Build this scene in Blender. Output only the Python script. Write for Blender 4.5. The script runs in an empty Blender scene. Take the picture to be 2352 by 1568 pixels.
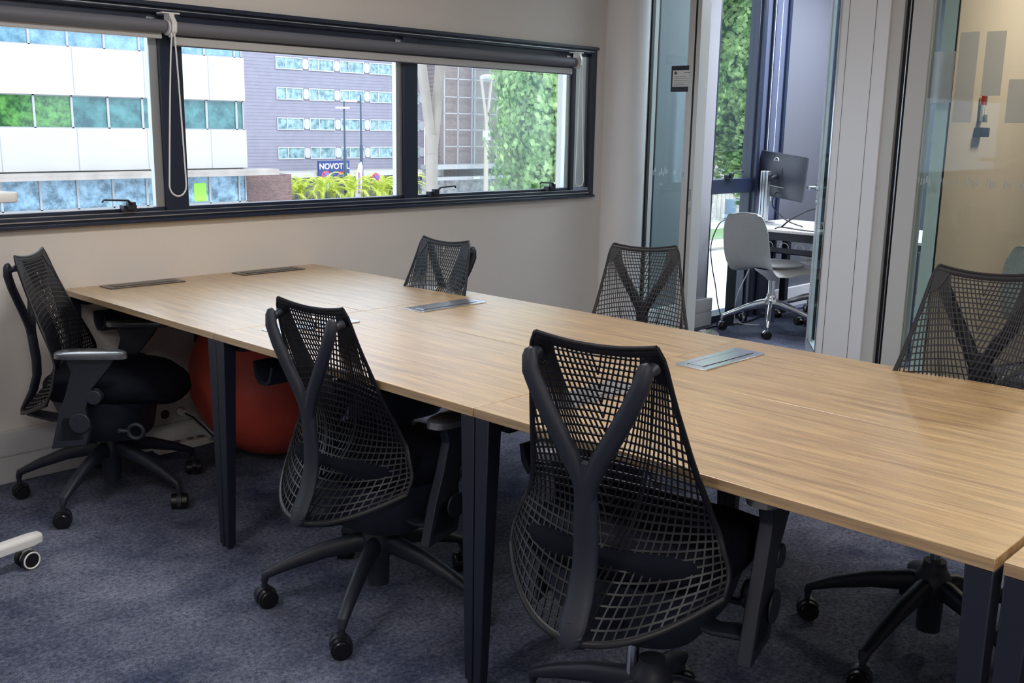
import bpy, math, random
import numpy as np
from mathutils import Vector, Matrix, Euler
PI = math.pi
sc = bpy.context.scene
COL = sc.collection
random.seed(7); RNG = np.random.default_rng(7)

# ------------------------------------------------------------------ camera
F, PITCH, YAW, ROLL = 2328.8888, 0.20854, 0.80305, 0.016285
CAM = (-2.2292, -4.0748, 1.402)
d = Vector((math.sin(YAW)*math.cos(PITCH), math.cos(YAW)*math.cos(PITCH), -math.sin(PITCH)))
rt = Vector((math.cos(YAW), -math.sin(YAW), 0)); up = rt.cross(d)
rt2 = math.cos(ROLL)*rt + math.sin(ROLL)*up
up2 = -math.sin(ROLL)*rt + math.cos(ROLL)*up
cam = bpy.data.cameras.new('camera'); camo = bpy.data.objects.new('camera', cam); COL.objects.link(camo)
cam.sensor_width = 36; cam.lens = F/2352*36; cam.clip_end = 400
m = Matrix((rt2, up2, -d)).transposed().to_4x4(); m.translation = CAM
camo.matrix_world = m; sc.camera = camo

# ------------------------------------------------------------------ world, sun, exposure
sc.view_settings.view_transform = 'Standard'; sc.view_settings.look = 'None'
sc.view_settings.gamma = 1; sc.view_settings.use_curve_mapping = False
sc.view_settings.exposure = 1.0
try:
    sc.cycles.max_bounces = 8; sc.cycles.diffuse_bounces = 5; sc.cycles.glossy_bounces = 4
    sc.cycles.transparent_max_bounces = 16; sc.cycles.use_denoising = True
    sc.cycles.sample_clamp_indirect = 4; sc.cycles.caustics_reflective = False; sc.cycles.caustics_refractive = False
except Exception: pass
w = bpy.data.worlds.new('world'); sc.world = w; w.use_nodes = True
nt = w.node_tree; bg = nt.nodes['Background']
# bright veiled sky, a little brighter towards the zenith
tcw = nt.nodes.new('ShaderNodeTexCoord'); sx = nt.nodes.new('ShaderNodeSeparateXYZ'); nt.links.new(tcw.outputs['Generated'], sx.inputs[0])
crw = nt.nodes.new('ShaderNodeValToRGB'); crw.color_ramp.elements[0].position = 0; crw.color_ramp.elements[0].color = (.62, .72, .9, 1)
crw.color_ramp.elements[1].position = .6; crw.color_ramp.elements[1].color = (.86, .93, 1, 1)
nt.links.new(sx.outputs[2], crw.inputs[0]); nt.links.new(crw.outputs[0], bg.inputs[0]); bg.inputs[1].default_value = 2.4
def light(name, kind, loc, rot, energy, color, size=None, sy=None):
    l = bpy.data.lights.new(name, kind); l.energy = energy; l.color = color
    if kind == 'SUN': l.angle = math.radians(.6)
    if kind == 'AREA':
        l.shape = 'RECTANGLE'; l.size = size; l.size_y = sy or size
    o = bpy.data.objects.new(name, l); COL.objects.link(o); o.location = loc; o.rotation_euler = rot
    return o
sd = Vector((0.42, 0.66, -0.62)).normalized()
so = light('sun', 'SUN', (0, 0, 30), (0, 0, 0), .8, (1, .95, .88)); so.rotation_euler = sd.to_track_quat('-Z', 'Y').to_euler()
# ceiling fill lamps added out of view to brighten the office (panels modelled below)
FILL_LAMPS = [(-0.2, -2.0, 18), (-0.2, -4.6, 19), (-2.9, -2.4, 13), (-2.9, -5.6, 30)]
for (x, y, e) in FILL_LAMPS: light('ceiling_fill', 'AREA', (x, y, 2.70), (0, 0, 0), e, (1, .965, .93), 1.15, .28)
light('pod_lamp_and_fill', 'AREA', (4.0, -2.9, 2.70), (0, 0, 0), 25, (1, .80, .62), .5, .5)
light('pod_lamp_and_fill', 'AREA', (5.0, -1.0, 2.70), (0, 0, 0), 62, (.8, .88, 1), 1.2, .6)  # cool fill added inside the pod to stand in for its window daylight
# daylight through the windows of this room: sky portals
for (x, y, z, sx, sy) in ((-.9, .16, 1.43, 7.1, .86), (4.3, .11, 1.3, .55, 2.5)):
    p = light('daylight_portal', 'AREA', (x, y, z), (PI/2, 0, PI), 1, (1, 1, 1), sx, sy); p.data.cycles.is_portal = True
    p.rotation_euler = Vector((0, -1, 0)).to_track_quat('-Z', 'Y').to_euler()

# ------------------------------------------------------------------ helpers
class MB:
    def __init__(s): s.v = []; s.f = []; s.sm = []; s.mi = []; s.cur = 0
    def add(s, vs, fs, smooth=False, M=None):
        n = len(s.v)
        if M is not None: vs = [M @ Vector(v) for v in vs]
        s.v += [tuple(v) for v in vs]; s.f += [tuple(n+i for i in f) for f in fs]; s.sm += [smooth]*len(fs); s.mi += [s.cur]*len(fs)
        return s
    def box(s, x0, x1, y0, y1, z0, z1, M=None):
        vs = [(x, y, z) for z in (z0, z1) for y in (y0, y1) for x in (x0, x1)]
        return s.add(vs, [(0, 2, 3, 1), (4, 5, 7, 6), (0, 1, 5, 4), (2, 6, 7, 3), (0, 4, 6, 2), (1, 3, 7, 5)], False, M)
    def loft(s, rings, caps=True, smooth=True, closed=True, M=None):
        n = len(rings[0]); vs = [p for r in rings for p in r]; fs = []
        for i in range(len(rings)-1):
            for j in range(n if closed else n-1):
                k = (j+1) % n; fs.append((i*n+j, i*n+k, (i+1)*n+k, (i+1)*n+j))
        if caps and closed: fs += [tuple(range(n-1, -1, -1)), tuple((len(rings)-1)*n+j for j in range(n))]
        return s.add(vs, fs, smooth, M)
    def tube(s, pts, r, n=8, ref=None, flat=1.0, caps=True, M=None, sup=1.0):
        """sweep; r = radius or list of (a,b) half sizes along (side, normal)"""
        P = [Vector(p) for p in pts]; rings = []; side = None
        for i, p in enumerate(P):
            t = (P[min(i+1, len(P)-1)]-P[max(i-1, 0)]).normalized()
            if ref is not None:
                rr = ref[i] if isinstance(ref, list) else Vector(ref); nn = (Vector(rr)-t*t.dot(Vector(rr))).normalized(); sd_ = t.cross(nn)
            else:
                if side is None:
                    a = Vector((0, 0, 1)) if abs(t.z) < .9 else Vector((1, 0, 0)); side = t.cross(a).normalized()
                side = (side-t*t.dot(side)).normalized(); sd_ = side; nn = sd_.cross(t)
            q = r[i] if isinstance(r, (list, tuple)) else r
            a, b = q if isinstance(q, (list, tuple)) else (q, q*flat)
            ring = []
            for k in range(n):
                c, sn = math.cos(2*PI*(k+.5)/n), math.sin(2*PI*(k+.5)/n)
                if sup != 1: c = math.copysign(abs(c)**sup, c); sn = math.copysign(abs(sn)**sup, sn)
                ring.append(p+sd_*a*c+nn*b*sn)
            rings.append(ring)
        return s.loft(rings, caps, n > 4, True, M)
    def cyl(s, p0, p1, r, r1=None, n=20, M=None): return s.tube([p0, p1], [(r, r), (r1 if r1 is not None else r,)*2], n, M=M)
    def lathe(s, prof, n=24, M=None):
        rings = [[(r*math.cos(2*PI*k/n), r*math.sin(2*PI*k/n), z) for k in range(n)] for r, z in prof]
        return s.loft(rings, True, True, True, M)
    def sphere(s, c, r, n=16, m=10, sc_=(1, 1, 1)):
        rings = [[(c[0]+sc_[0]*r*math.sin(PI*i/m)*math.cos(2*PI*k/n), c[1]+sc_[1]*r*math.sin(PI*i/m)*math.sin(2*PI*k/n), c[2]-sc_[2]*r*math.cos(PI*i/m)) for k in range(n)] for i in [.02]+list(range(1, m))+[m-.02]]
        return s.loft(rings, True)
    def prism(s, poly, h, M=None, smooth=False):
        """poly in xy, from z=0 to h"""
        n = len(poly); return s.loft([[(x, y, 0) for x, y in poly], [(x, y, h) for x, y in poly]], True, smooth, True, M)
    def torus(s, c, R, r, axis='Y', n=24, m=8, M=None):
        rings = []
        for i in range(n+1):
            a = 2*PI*i/n; ring = []
            for k in range(m):
                b = 2*PI*k/m; rr = R+r*math.cos(b); u, v, w_ = rr*math.cos(a), rr*math.sin(a), r*math.sin(b)
                ring.append((c[0]+u, c[1]+w_, c[2]+v) if axis == 'Y' else ((c[0]+u, c[1]+v, c[2]+w_) if axis == 'Z' else (c[0]+w_, c[1]+u, c[2]+v)))
            rings.append(ring)
        return s.loft(rings, False, True, True, M)
    def build(s, name, mat, parent=None, bevel=0, seg=2, loc=None, angle=40, subsurf=0):
        me = bpy.data.meshes.new(name); me.from_pydata(s.v, [], s.f)
        me.polygons.foreach_set('use_smooth', s.sm); me.polygons.foreach_set('material_index', s.mi)
        mats = mat if isinstance(mat, (list, tuple)) else [mat]
        for m_ in mats: me.materials.append(m_)
        me.update()
        try: me.set_sharp_from_angle(angle=math.radians(angle))
        except Exception: pass
        o = bpy.data.objects.new(name, me); COL.objects.link(o)
        if parent: o.parent = parent
        if loc: o.location = loc
        if bevel:
            b = o.modifiers.new('bevel', 'BEVEL'); b.width = bevel; b.segments = seg; b.limit_method = 'ANGLE'; b.harden_normals = False
            me.polygons.foreach_set('use_smooth', [True]*len(me.polygons))
            try: me.set_sharp_from_angle(angle=math.radians(60))
            except Exception: pass
        if subsurf: q = o.modifiers.new('subdivision', 'SUBSURF'); q.levels = subsurf; q.render_levels = subsurf
        return o
def tag(o, label, cat, group=None):
    o['label'] = label; o['category'] = cat
    if group: o['group'] = group
    return o
def thing(name, label, cat, loc=(0, 0, 0), rz=0, group=None):
    o = bpy.data.objects.new(name, None); o.empty_display_size = .1; COL.objects.link(o); o.location = loc; o.rotation_euler = (0, 0, rz)
    return tag(o, label, cat, group)
def struct(o): o['kind'] = 'structure'; return o
def sempty(name, loc=(0, 0, 0), rz=0):
    o = bpy.data.objects.new(name, None); COL.objects.link(o); o.location = loc; o.rotation_euler = (0, 0, rz); return struct(o)
def dup(root, loc, rz, label, group=None):
    kids = {}
    for o in bpy.data.objects:
        if o.parent: kids.setdefault(o.parent, []).append(o)
    r = root.copy(); COL.objects.link(r); r.location = loc; r.rotation_euler = (0, 0, rz); r['label'] = label
    if group: r['group'] = group
    for ch in kids.get(root, []):
        c = ch.copy(); COL.objects.link(c); c.parent = r
        for g in kids.get(ch, []):
            e = g.copy(); COL.objects.link(e); e.parent = c
    return r
def text_mesh(name, txt, size, mat, parent, M, bold=False, sx=1.0, depth=.002):
    cu = bpy.data.curves.new(name, 'FONT'); cu.body = txt; cu.size = size; cu.extrude = depth; cu.align_x = 'CENTER'; cu.align_y = 'CENTER'
    if bold: cu.offset = size*.02
    t = bpy.data.objects.new(name+'_source', cu); COL.objects.link(t)
    me = bpy.data.meshes.new_from_object(t); bpy.data.objects.remove(t)
    me.name = name; me.materials.clear(); me.materials.append(mat)
    o = bpy.data.objects.new(name, me); COL.objects.link(o); o.parent = parent
    o.matrix_local = M @ Matrix.Diagonal((sx, 1, 1, 1)); return o

# ------------------------------------------------------------------ materials
def newmat(name):
    m_ = bpy.data.materials.new(name); m_.use_nodes = True; n = m_.node_tree
    return m_, n, n.nodes['Principled BSDF']
def N(nt_, t, **kw):
    n = nt_.nodes.new(t)
    for k, v in kw.items():
        if k in n.inputs: n.inputs[k].default_value = v
        else: setattr(n, k, v)
    return n
def simple(name, col, rough=.5, metal=0, spec=.5, bump=0, bscale=200, var=0, vscale=5, coat=0):
    m_, n, b = newmat(name)
    b.inputs['Base Color'].default_value = (*col, 1); b.inputs['Roughness'].default_value = rough; b.inputs['Metallic'].default_value = metal
    b.inputs['Specular IOR Level'].default_value = spec; b.inputs['Coat Weight'].default_value = coat
    tc = N(n, 'ShaderNodeTexCoord')
    if var:
        nz = N(n, 'ShaderNodeTexNoise', Scale=vscale, Detail=5.0); n.links.new(tc.outputs['Object'], nz.inputs['Vector'])
        mx = N(n, 'ShaderNodeMixRGB', blend_type='MULTIPLY'); mx.inputs[0].default_value = 1; mx.inputs[1].default_value = (*col, 1)
        rp = N(n, 'ShaderNodeMapRange'); rp.inputs[3].default_value = 1-var; rp.inputs[4].default_value = 1+var; rp.inputs[1].default_value = .3; rp.inputs[2].default_value = .7
        n.links.new(nz.outputs[0], rp.inputs[0]); n.links.new(rp.outputs[0], mx.inputs[2]); n.links.new(mx.outputs[0], b.inputs['Base Color'])
    if bump:
        nz = N(n, 'ShaderNodeTexNoise', Scale=bscale, Detail=3.0); n.links.new(tc.outputs['Object'], nz.inputs['Vector'])
        bp = N(n, 'ShaderNodeBump', Strength=bump, Distance=.002); n.links.new(nz.outputs[0], bp.inputs['Height']); n.links.new(bp.outputs[0], b.inputs['Normal'])
    return m_
def glass(name, tint, refl=1.0, ior=1.45, haze=0):
    m_ = bpy.data.materials.new(name); m_.use_nodes = True; n = m_.node_tree; n.nodes.clear()
    out = N(n, 'ShaderNodeOutputMaterial'); tr = N(n, 'ShaderNodeBsdfTransparent'); tr.inputs[0].default_value = (*tint, 1)
    gl = N(n, 'ShaderNodeBsdfGlossy', Roughness=.02); gl.inputs[0].default_value = (.9, .97, 1, 1)
    fr = N(n, 'ShaderNodeFresnel', IOR=ior); mu = N(n, 'ShaderNodeMath', operation='MULTIPLY'); mu.inputs[1].default_value = refl
    mx = N(n, 'ShaderNodeMixShader'); n.links.new(fr.outputs[0], mu.inputs[0]); n.links.new(mu.outputs[0], mx.inputs[0])
    last = tr
    if haze:
        df = N(n, 'ShaderNodeBsdfTranslucent'); df.inputs[0].default_value = (.85, .88, .9, 1); m2 = N(n, 'ShaderNodeMixShader'); m2.inputs[0].default_value = haze
        d2 = N(n, 'ShaderNodeBsdfDiffuse'); d2.inputs[0].default_value = (.75, .78, .8, 1); m3 = N(n, 'ShaderNodeMixShader'); m3.inputs[0].default_value = .5
        n.links.new(df.outputs[0], m3.inputs[1]); n.links.new(d2.outputs[0], m3.inputs[2])
        n.links.new(tr.outputs[0], m2.inputs[1]); n.links.new(m3.outputs[0], m2.inputs[2]); last = m2
    n.links.new(last.outputs[0], mx.inputs[1]); n.links.new(gl.outputs[0], mx.inputs[2]); n.links.new(mx.outputs[0], out.inputs[0])
    return m_
def wood():
    m_, n, b = newmat('light_oak'); tc = N(n, 'ShaderNodeTexCoord')
    mp = N(n, 'ShaderNodeMapping'); mp.inputs['Scale'].default_value = (16, 1.1, 16); n.links.new(tc.outputs['Object'], mp.inputs[0])
    n1 = N(n, 'ShaderNodeTexNoise', Scale=2.2, Detail=9.0, Roughness=.62, Distortion=.5); n.links.new(mp.outputs[0], n1.inputs['Vector'])
    cr = N(n, 'ShaderNodeValToRGB'); e = cr.color_ramp.elements
    e[0].position = .28; e[0].color = (.27, .13, .038, 1); e[1].position = .72; e[1].color = (.60, .38, .18, 1)
    x = e.new(.42); x.color = (.43, .245, .085, 1); x = e.new(.55); x.color = (.52, .325, .12, 1)
    n.links.new(n1.outputs[0], cr.inputs[0])
    mp2 = N(n, 'ShaderNodeMapping'); mp2.inputs['Scale'].default_value = (150, 5, 150); n.links.new(tc.outputs['Object'], mp2.inputs[0])
    n2 = N(n, 'ShaderNodeTexNoise', Scale=1.6, Detail=4.0); n.links.new(mp2.outputs[0], n2.inputs['Vector'])
    rp = N(n, 'ShaderNodeMapRange'); rp.inputs[1].default_value = .3; rp.inputs[2].default_value = .62; rp.inputs[3].default_value = .45; rp.inputs[4].default_value = 1.08
    n.links.new(n2.outputs[0], rp.inputs[0]); mx = N(n, 'ShaderNodeMixRGB', blend_type='MULTIPLY'); mx.inputs[0].default_value = .75
    n.links.new(cr.outputs[0], mx.inputs[1]); n.links.new(rp.outputs[0], mx.inputs[2]); n.links.new(mx.outputs[0], b.inputs['Base Color'])
    b.inputs['Roughness'].default_value = .34; b.inputs['Specular IOR Level'].default_value = .8; b.inputs['Coat Weight'].default_value = 1.0; b.inputs['Coat Roughness'].default_value = .5; b.inputs['Coat IOR'].default_value = 2.2
    bp = N(n, 'ShaderNodeBump', Strength=.12, Distance=.001); n.links.new(n2.outputs[0], bp.inputs['Height']); n.links.new(bp.outputs[0], b.inputs['Normal'])
    return m_
def carpet():
    m_, n, b = newmat('carpet'); tc = N(n, 'ShaderNodeTexCoord')
    n1 = N(n, 'ShaderNodeTexNoise', Scale=2.6, Detail=10.0, Roughness=.72); n.links.new(tc.outputs['Object'], n1.inputs['Vector'])
    n2 = N(n, 'ShaderNodeTexNoise', Scale=75.0, Detail=7.0, Roughness=.8); n.links.new(tc.outputs['Object'], n2.inputs['Vector'])
    mp = N(n, 'ShaderNodeMapping'); mp.inputs['Scale'].default_value = (1, .3, 1); n.links.new(tc.outputs['Object'], mp.inputs[0])
    wv = N(n, 'ShaderNodeTexWave', Scale=55.0, Distortion=1.2, Detail=2.0); wv.inputs['Detail Scale'].default_value = 6; n.links.new(mp.outputs[0], wv.inputs['Vector'])
    cr = N(n, 'ShaderNodeValToRGB'); e = cr.color_ramp.elements; e[0].position = .36; e[0].color = (.042, .052, .095, 1); e[1].position = .66; e[1].color = (.17, .185, .25, 1)
    n.links.new(n1.outputs[0], cr.inputs[0])
    rp = N(n, 'ShaderNodeMapRange'); rp.inputs[1].default_value = .3; rp.inputs[2].default_value = .72; rp.inputs[3].default_value = .05; rp.inputs[4].default_value = 2.3
    n.links.new(n2.outputs[0], rp.inputs[0]); mx = N(n, 'ShaderNodeMixRGB', blend_type='MULTIPLY'); mx.inputs[0].default_value = 1
    n.links.new(cr.outputs[0], mx.inputs[1]); n.links.new(rp.outputs[0], mx.inputs[2])
    r2 = N(n, 'ShaderNodeMapRange'); r2.inputs[3].default_value = .72; r2.inputs[4].default_value = 1.2; n.links.new(wv.outputs['Fac'], r2.inputs[0])
    m2 = N(n, 'ShaderNodeMixRGB', blend_type='MULTIPLY'); m2.inputs[0].default_value = .8; n.links.new(mx.outputs[0], m2.inputs[1]); n.links.new(r2.outputs[0], m2.inputs[2])
    n.links.new(m2.outputs[0], b.inputs['Base Color']); b.inputs['Roughness'].default_value = .95; b.inputs['Specular IOR Level'].default_value = .15
    bp = N(n, 'ShaderNodeBump', Strength=.8, Distance=.004); n.links.new(n2.outputs[0], bp.inputs['Height']); n.links.new(bp.outputs[0], b.inputs['Normal'])
    return m_
def leafmat(name, c0, c1):
    m_, n, b = newmat(name); tc = N(n, 'ShaderNodeTexCoord'); nz = N(n, 'ShaderNodeTexNoise', Scale=1.7, Detail=6.0, Roughness=.8); n.links.new(tc.outputs['Object'], nz.inputs['Vector'])
    cr = N(n, 'ShaderNodeValToRGB'); e = cr.color_ramp.elements; e[0].position = .4; e[0].color = (*c0, 1); e[1].position = .6; e[1].color = (*c1, 1)
    n.links.new(nz.outputs[0], cr.inputs[0]); n.links.new(cr.outputs[0], b.inputs['Base Color']); b.inputs['Roughness'].default_value = .45
    tl = N(n, 'ShaderNodeBsdfTranslucent'); n.links.new(cr.outputs[0], tl.inputs[0]); mx = N(n, 'ShaderNodeMixShader'); mx.inputs[0].default_value = .3
    out = n.nodes['Material Output']; n.links.new(b.outputs[0], mx.inputs[1]); n.links.new(tl.outputs[0], mx.inputs[2]); n.links.new(mx.outputs[0], out.inputs[0])
    return m_
def brickmat(name, c1, c2, mortar, scale):
    m_, n, b = newmat(name); tc = N(n, 'ShaderNodeTexCoord'); mp = N(n, 'ShaderNodeMapping'); mp.inputs['Rotation'].default_value = (PI/2, 0, 0); n.links.new(tc.outputs['Object'], mp.inputs[0])
    br = N(n, 'ShaderNodeTexBrick', Scale=scale); br.inputs['Color1'].default_value = (*c1, 1); br.inputs['Color2'].default_value = (*c2, 1); br.inputs['Mortar'].default_value = (*mortar, 1); br.inputs['Mortar Size'].default_value = .012
    n.links.new(mp.outputs[0], br.inputs['Vector']); n.links.new(br.outputs[0], b.inputs['Base Color']); b.inputs['Roughness'].default_value = .85; return m_
def panemat(name, c0, c1, scale=1.0):
    """building glass seen from outside: interior tones with a sky reflection"""
    m_, n, b = newmat(name); tc = N(n, 'ShaderNodeTexCoord'); mp = N(n, 'ShaderNodeMapping'); mp.inputs['Scale'].default_value = (scale, scale, scale); n.links.new(tc.outputs['Object'], mp.inputs[0])
    nz = N(n, 'ShaderNodeTexNoise', Scale=1.3, Detail=8.0, Roughness=.7); n.links.new(mp.outputs[0], nz.inputs['Vector'])
    cr = N(n, 'ShaderNodeValToRGB'); e = cr.color_ramp.elements; e[0].position = .38; e[0].color = (*[q*1.0 for q in c0], 1); e[1].position = .62; e[1].color = (*[q*1.0 for q in c1], 1)
    n.links.new(nz.outputs[0], cr.inputs[0]); n.links.new(cr.outputs[0], b.inputs['Base Color']); b.inputs['Roughness'].default_value = .12; b.inputs['Specular IOR Level'].default_value = .7
    return m_
WOOD = wood(); CARPET = carpet()
WALL = simple('warm_grey_wall', (.70, .655, .61), .85, bump=.15, bscale=260)
WHITE_TRIM = simple('white_trim', (.62, .62, .62), .5)
COLM = simple('column_paint', (.86, .86, .87), .6, bump=.08)
CEIL = simple('ceiling_tile', (.7, .69, .67), .9, bump=.2, bscale=120)
DARK_ALU = simple('dark_window_aluminium', (.012, .02, .045), .35, metal=.0, spec=.6)
SILVER = simple('silver_aluminium', (.55, .57, .6), .32, metal=.9)
PALE_ALU = simple('pale_grey_frame', (.62, .62, .61), .45)
WHITE_ALU = simple('white_partition_panel', (.9, .91, .94), .3)
BLACK_PL = simple('black_plastic', (.013, .016, .028), .5, bump=.08, bscale=500)
ELAST = simple('black_elastomer', (.006, .006, .009), .42, spec=.38)
FABRIC = simple('black_seat_fabric', (.005, .006, .012), .9, spec=.12, bump=.5, bscale=900)
BLACK_ST = simple('black_powder_coated_steel', (.010, .013, .026), .45, bump=.06, bscale=600)
CASTER = simple('caster_rubber', (.006, .006, .008), .3)
PORT = simple('grey_anodised_aluminium', (.62, .64, .68), .22, metal=.85)
PORT_D = simple('brown_metal_and_reflection', (.12, .1, .09), .3, metal=.6)  # also on the ports by the wall, as their painted dark reflection
SLOT = simple('black_gap', (.004, .004, .006), .6)
CHROME = simple('polished_aluminium', (.7, .71, .73), .16, metal=1)
SHELL = simple('off_white_shell_plastic', (.62, .62, .6), .42)
WHITE_PL = simple('white_plastic', (.75, .75, .74), .35)
RED = simple('red_vinyl', (.52, .07, .045), .5, bump=.15, bscale=300, var=.08)
BLIND = simple('grey_blind_fabric', (.14, .145, .17), .6)
HEM = simple('pale_hem_bar', (.5, .5, .5), .4)
GLASS = glass('window_glass', (.93, .96, .97), .5)
PGLASS = glass('partition_glass', (.87, .93, .93), .55)
DGLASS = glass('door_pane_glass', (.9, .95, .95), .12)
FROST = glass('frosted_film', (.86, .88, .9), .5, haze=.36)
MONITOR = simple('dark_grey_monitor_plastic', (.045, .05, .07), .35)
RUBBER = simple('black_cable_rubber', (.01, .01, .013), .45)
PODWALL = simple('shaded_pod_wall', (.10, .105, .13), .85, bump=.1)  # small room walls: the shade on them is put into this colour
BEIGE = simple('beige_glass_board', (.58, .52, .45), .3)
FACW = simple('white_facade_panel', (0.365, 0.347, 0.329), .6, var=.04, vscale=.4)
FACG = simple('grey_facade_cladding', (0.213, 0.200, 0.254), .75, var=.06, vscale=1.2)
FRAME_W = simple('pale_window_frame', (0.29, 0.29, 0.302), .5)
CONC = simple('concrete', (0.278, 0.244, 0.226), .9, var=.18, vscale=.8)
ASPH = simple('pale_paving', (.6, .6, .58), .9, var=.1, vscale=.3)
GRASS = simple('grass', (.1, .2, .05), .9, var=.4, vscale=3)

# ------------------------------------------------------------------ room shell
def wall_with_holes(x0, x1, z0, z1, y0, y1, holes):
    mb = MB(); xs = sorted({x0, x1, *[h[0] for h in holes], *[h[1] for h in holes]})
    for a, b in zip(xs, xs[1:]):
        hs_ = [h for h in holes if h[0] <= a+1e-6 and h[1] >= b-1e-6]
        if not hs_: mb.box(a, b, y0, y1, z0, z1)
        else:
            h = hs_[0]
            if h[2] > z0: mb.box(a, b, y0, y1, z0, h[2])
            if h[3] < z1: mb.box(a, b, y0, y1, h[3], z1)
    return mb
ZB, ZT = 0.986, 1.873
struct(MB().box(-4.6, 6.8, -8.2, .3, -.12, 0).build('floor', CARPET))
struct(MB().box(-4.6, 6.8, -8.2, .3, 2.75, 2.95).build('ceiling', CEIL))
struct(wall_with_holes(-4.6, 3.06, 0, 2.75, 0, .3, [(-4.45, 2.68, ZB, ZT)]).build('wall_window', WALL))
struct(wall_with_holes(3.06, 4.57, 0, 2.75, 0, .07, [(4.02, 4.56, 0.0, 2.6)]).build('wall_pod_window', simple('light_grey_wall', (.30, .30, .33), .7)))
struct(MB().box(3.06, 3.74, -.012, 0, .2, 2.75).build('trim_pier_dimmed', simple('dimmed_pier_wall', (.15, .19, .21), .6)))  # sheet over the pier; the weaker light there is put into its colour
struct(MB().box(4.57, 6.8, 0, .07, 0, 2.75).build('wall_pod_far', PODWALL))
struct(MB().box(-4.6, -4.5, -8.2, 0, 0, 2.75).build('wall_left', WALL))
struct(MB().box(-4.6, 6.8, -8.2, -8.1, 0, 2.75).build('wall_back', WALL))
struct(MB().box(6.7, 6.8, -8.2, 0, 0, 2.75).build('wall_right', PODWALL))
# skirting duct with its groove
mb = MB().box(-4.5, 2.8, -.035, 0, 0, .105).box(-4.5, 2.8, -.028, 0, .105, .112).box(-4.5, 2.8, -.035, 0, .112, .206)
for x in (-.18, 1.2): mb.box(x-.003, x+.003, -.037, 0, 0, .206)
struct(mb.build('baseboard_window', WHITE_TRIM, bevel=.002))
struct(MB().box(3.06, 4.07, -.03, 0, 0, .1).box(3.06, 4.07, -.024, 0, .1, .108).box(3.06, 4.07, -.03, 0, .108, .2).build('baseboard_pod', WHITE_TRIM, bevel=.002))
struct(MB().box(4.96, 6.7, -.03, 0, 0, .16).build('baseboard_pod_far', WHITE_TRIM, bevel=.002))
# round column
struct(MB().cyl((2.91, -.05, 0), (2.91, -.05, 2.75), .145, n=48).build('wall_column', COLM))

# ------------------------------------------------------------------ strip window
win = sempty('window_1')
f = MB()
f.box(-4.45, 2.68, -.012, .12, ZB, 1.028).box(-4.45, 2.68, -.03, .12, ZB, ZB+.014).box(-4.45, 2.68, -.004, .12, 1.0, 1.006)
f.box(-4.45, 2.68, -.012, .12, 1.835, ZT).box(-4.45, 2.68, -.03, .0, 1.86, ZT+.004).box(-4.45, 2.68, .01, .06, 1.80, 1.84)
f.box(-4.45, -4.38, -.01, .12, ZB, ZT)
f.box(2.63, 2.68, -.014, .12, ZB, ZT)
for (a, b) in ((-1.42, -1.30), (-.138, -.035), (1.17, 1.262), (2.47, 2.50)): f.box(a, b, -.006, .05, 1.02, 1.84)
for (a, b) in ((-1.30, -.138), (-.035, 1.17), (1.262, 2.47)): f.box(a, b, .006, .06, 1.02, 1.045)
f.build('window_frame', DARK_ALU, win, bevel=.002)
f = MB()
for (a, b) in ((-.178, -.138), (1.13, 1.17), (2.43, 2.47), (2.50, 2.63)): f.box(a, b, .008, .04, 1.045, 1.82)
f.build('sash_edge', SILVER, win, bevel=.002)
f = MB().box(-4.45, 2.63, -.02, .0, 1.010, 1.014).box(-4.45, 2.63, -.0135, -.002, 1.0285, 1.031).box(-4.45, 2.63, -.034, -.028, 1.846, 1.849)
f.build('frame_bead', SILVER, win)
for (a, b) in ((-4.38, -1.42), (-1.30, -.17), (-.035, 1.14), (1.262, 2.44)):
    MB().box(a, b, .034, .038, 1.03, 1.83).build('glass_pane', GLASS, win)
def handle(x, s, par, y=0, z=1.045):
    h = MB(); h.box(x-.028, x+.028, y-.028, y+.012, z-.012, z+.016).box(x-.016, x+.016, y-.045, y-.02, z, z+.03)
    h.tube([(x, y-.04, z+.02), (x+s*.02, y-.05, z+.038), (x+s*.12, y-.05, z+.044), (x+s*.128, y-.05, z+.034)], [(.009, .006), (.009, .005), (.008, .004), (.006, .004)], 8)
    h.build('window_handle', BLACK_PL, par, bevel=.002)
handle(-.31, -1, win); handle(1.36, 1, win); handle(2.28, -1, win)

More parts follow.
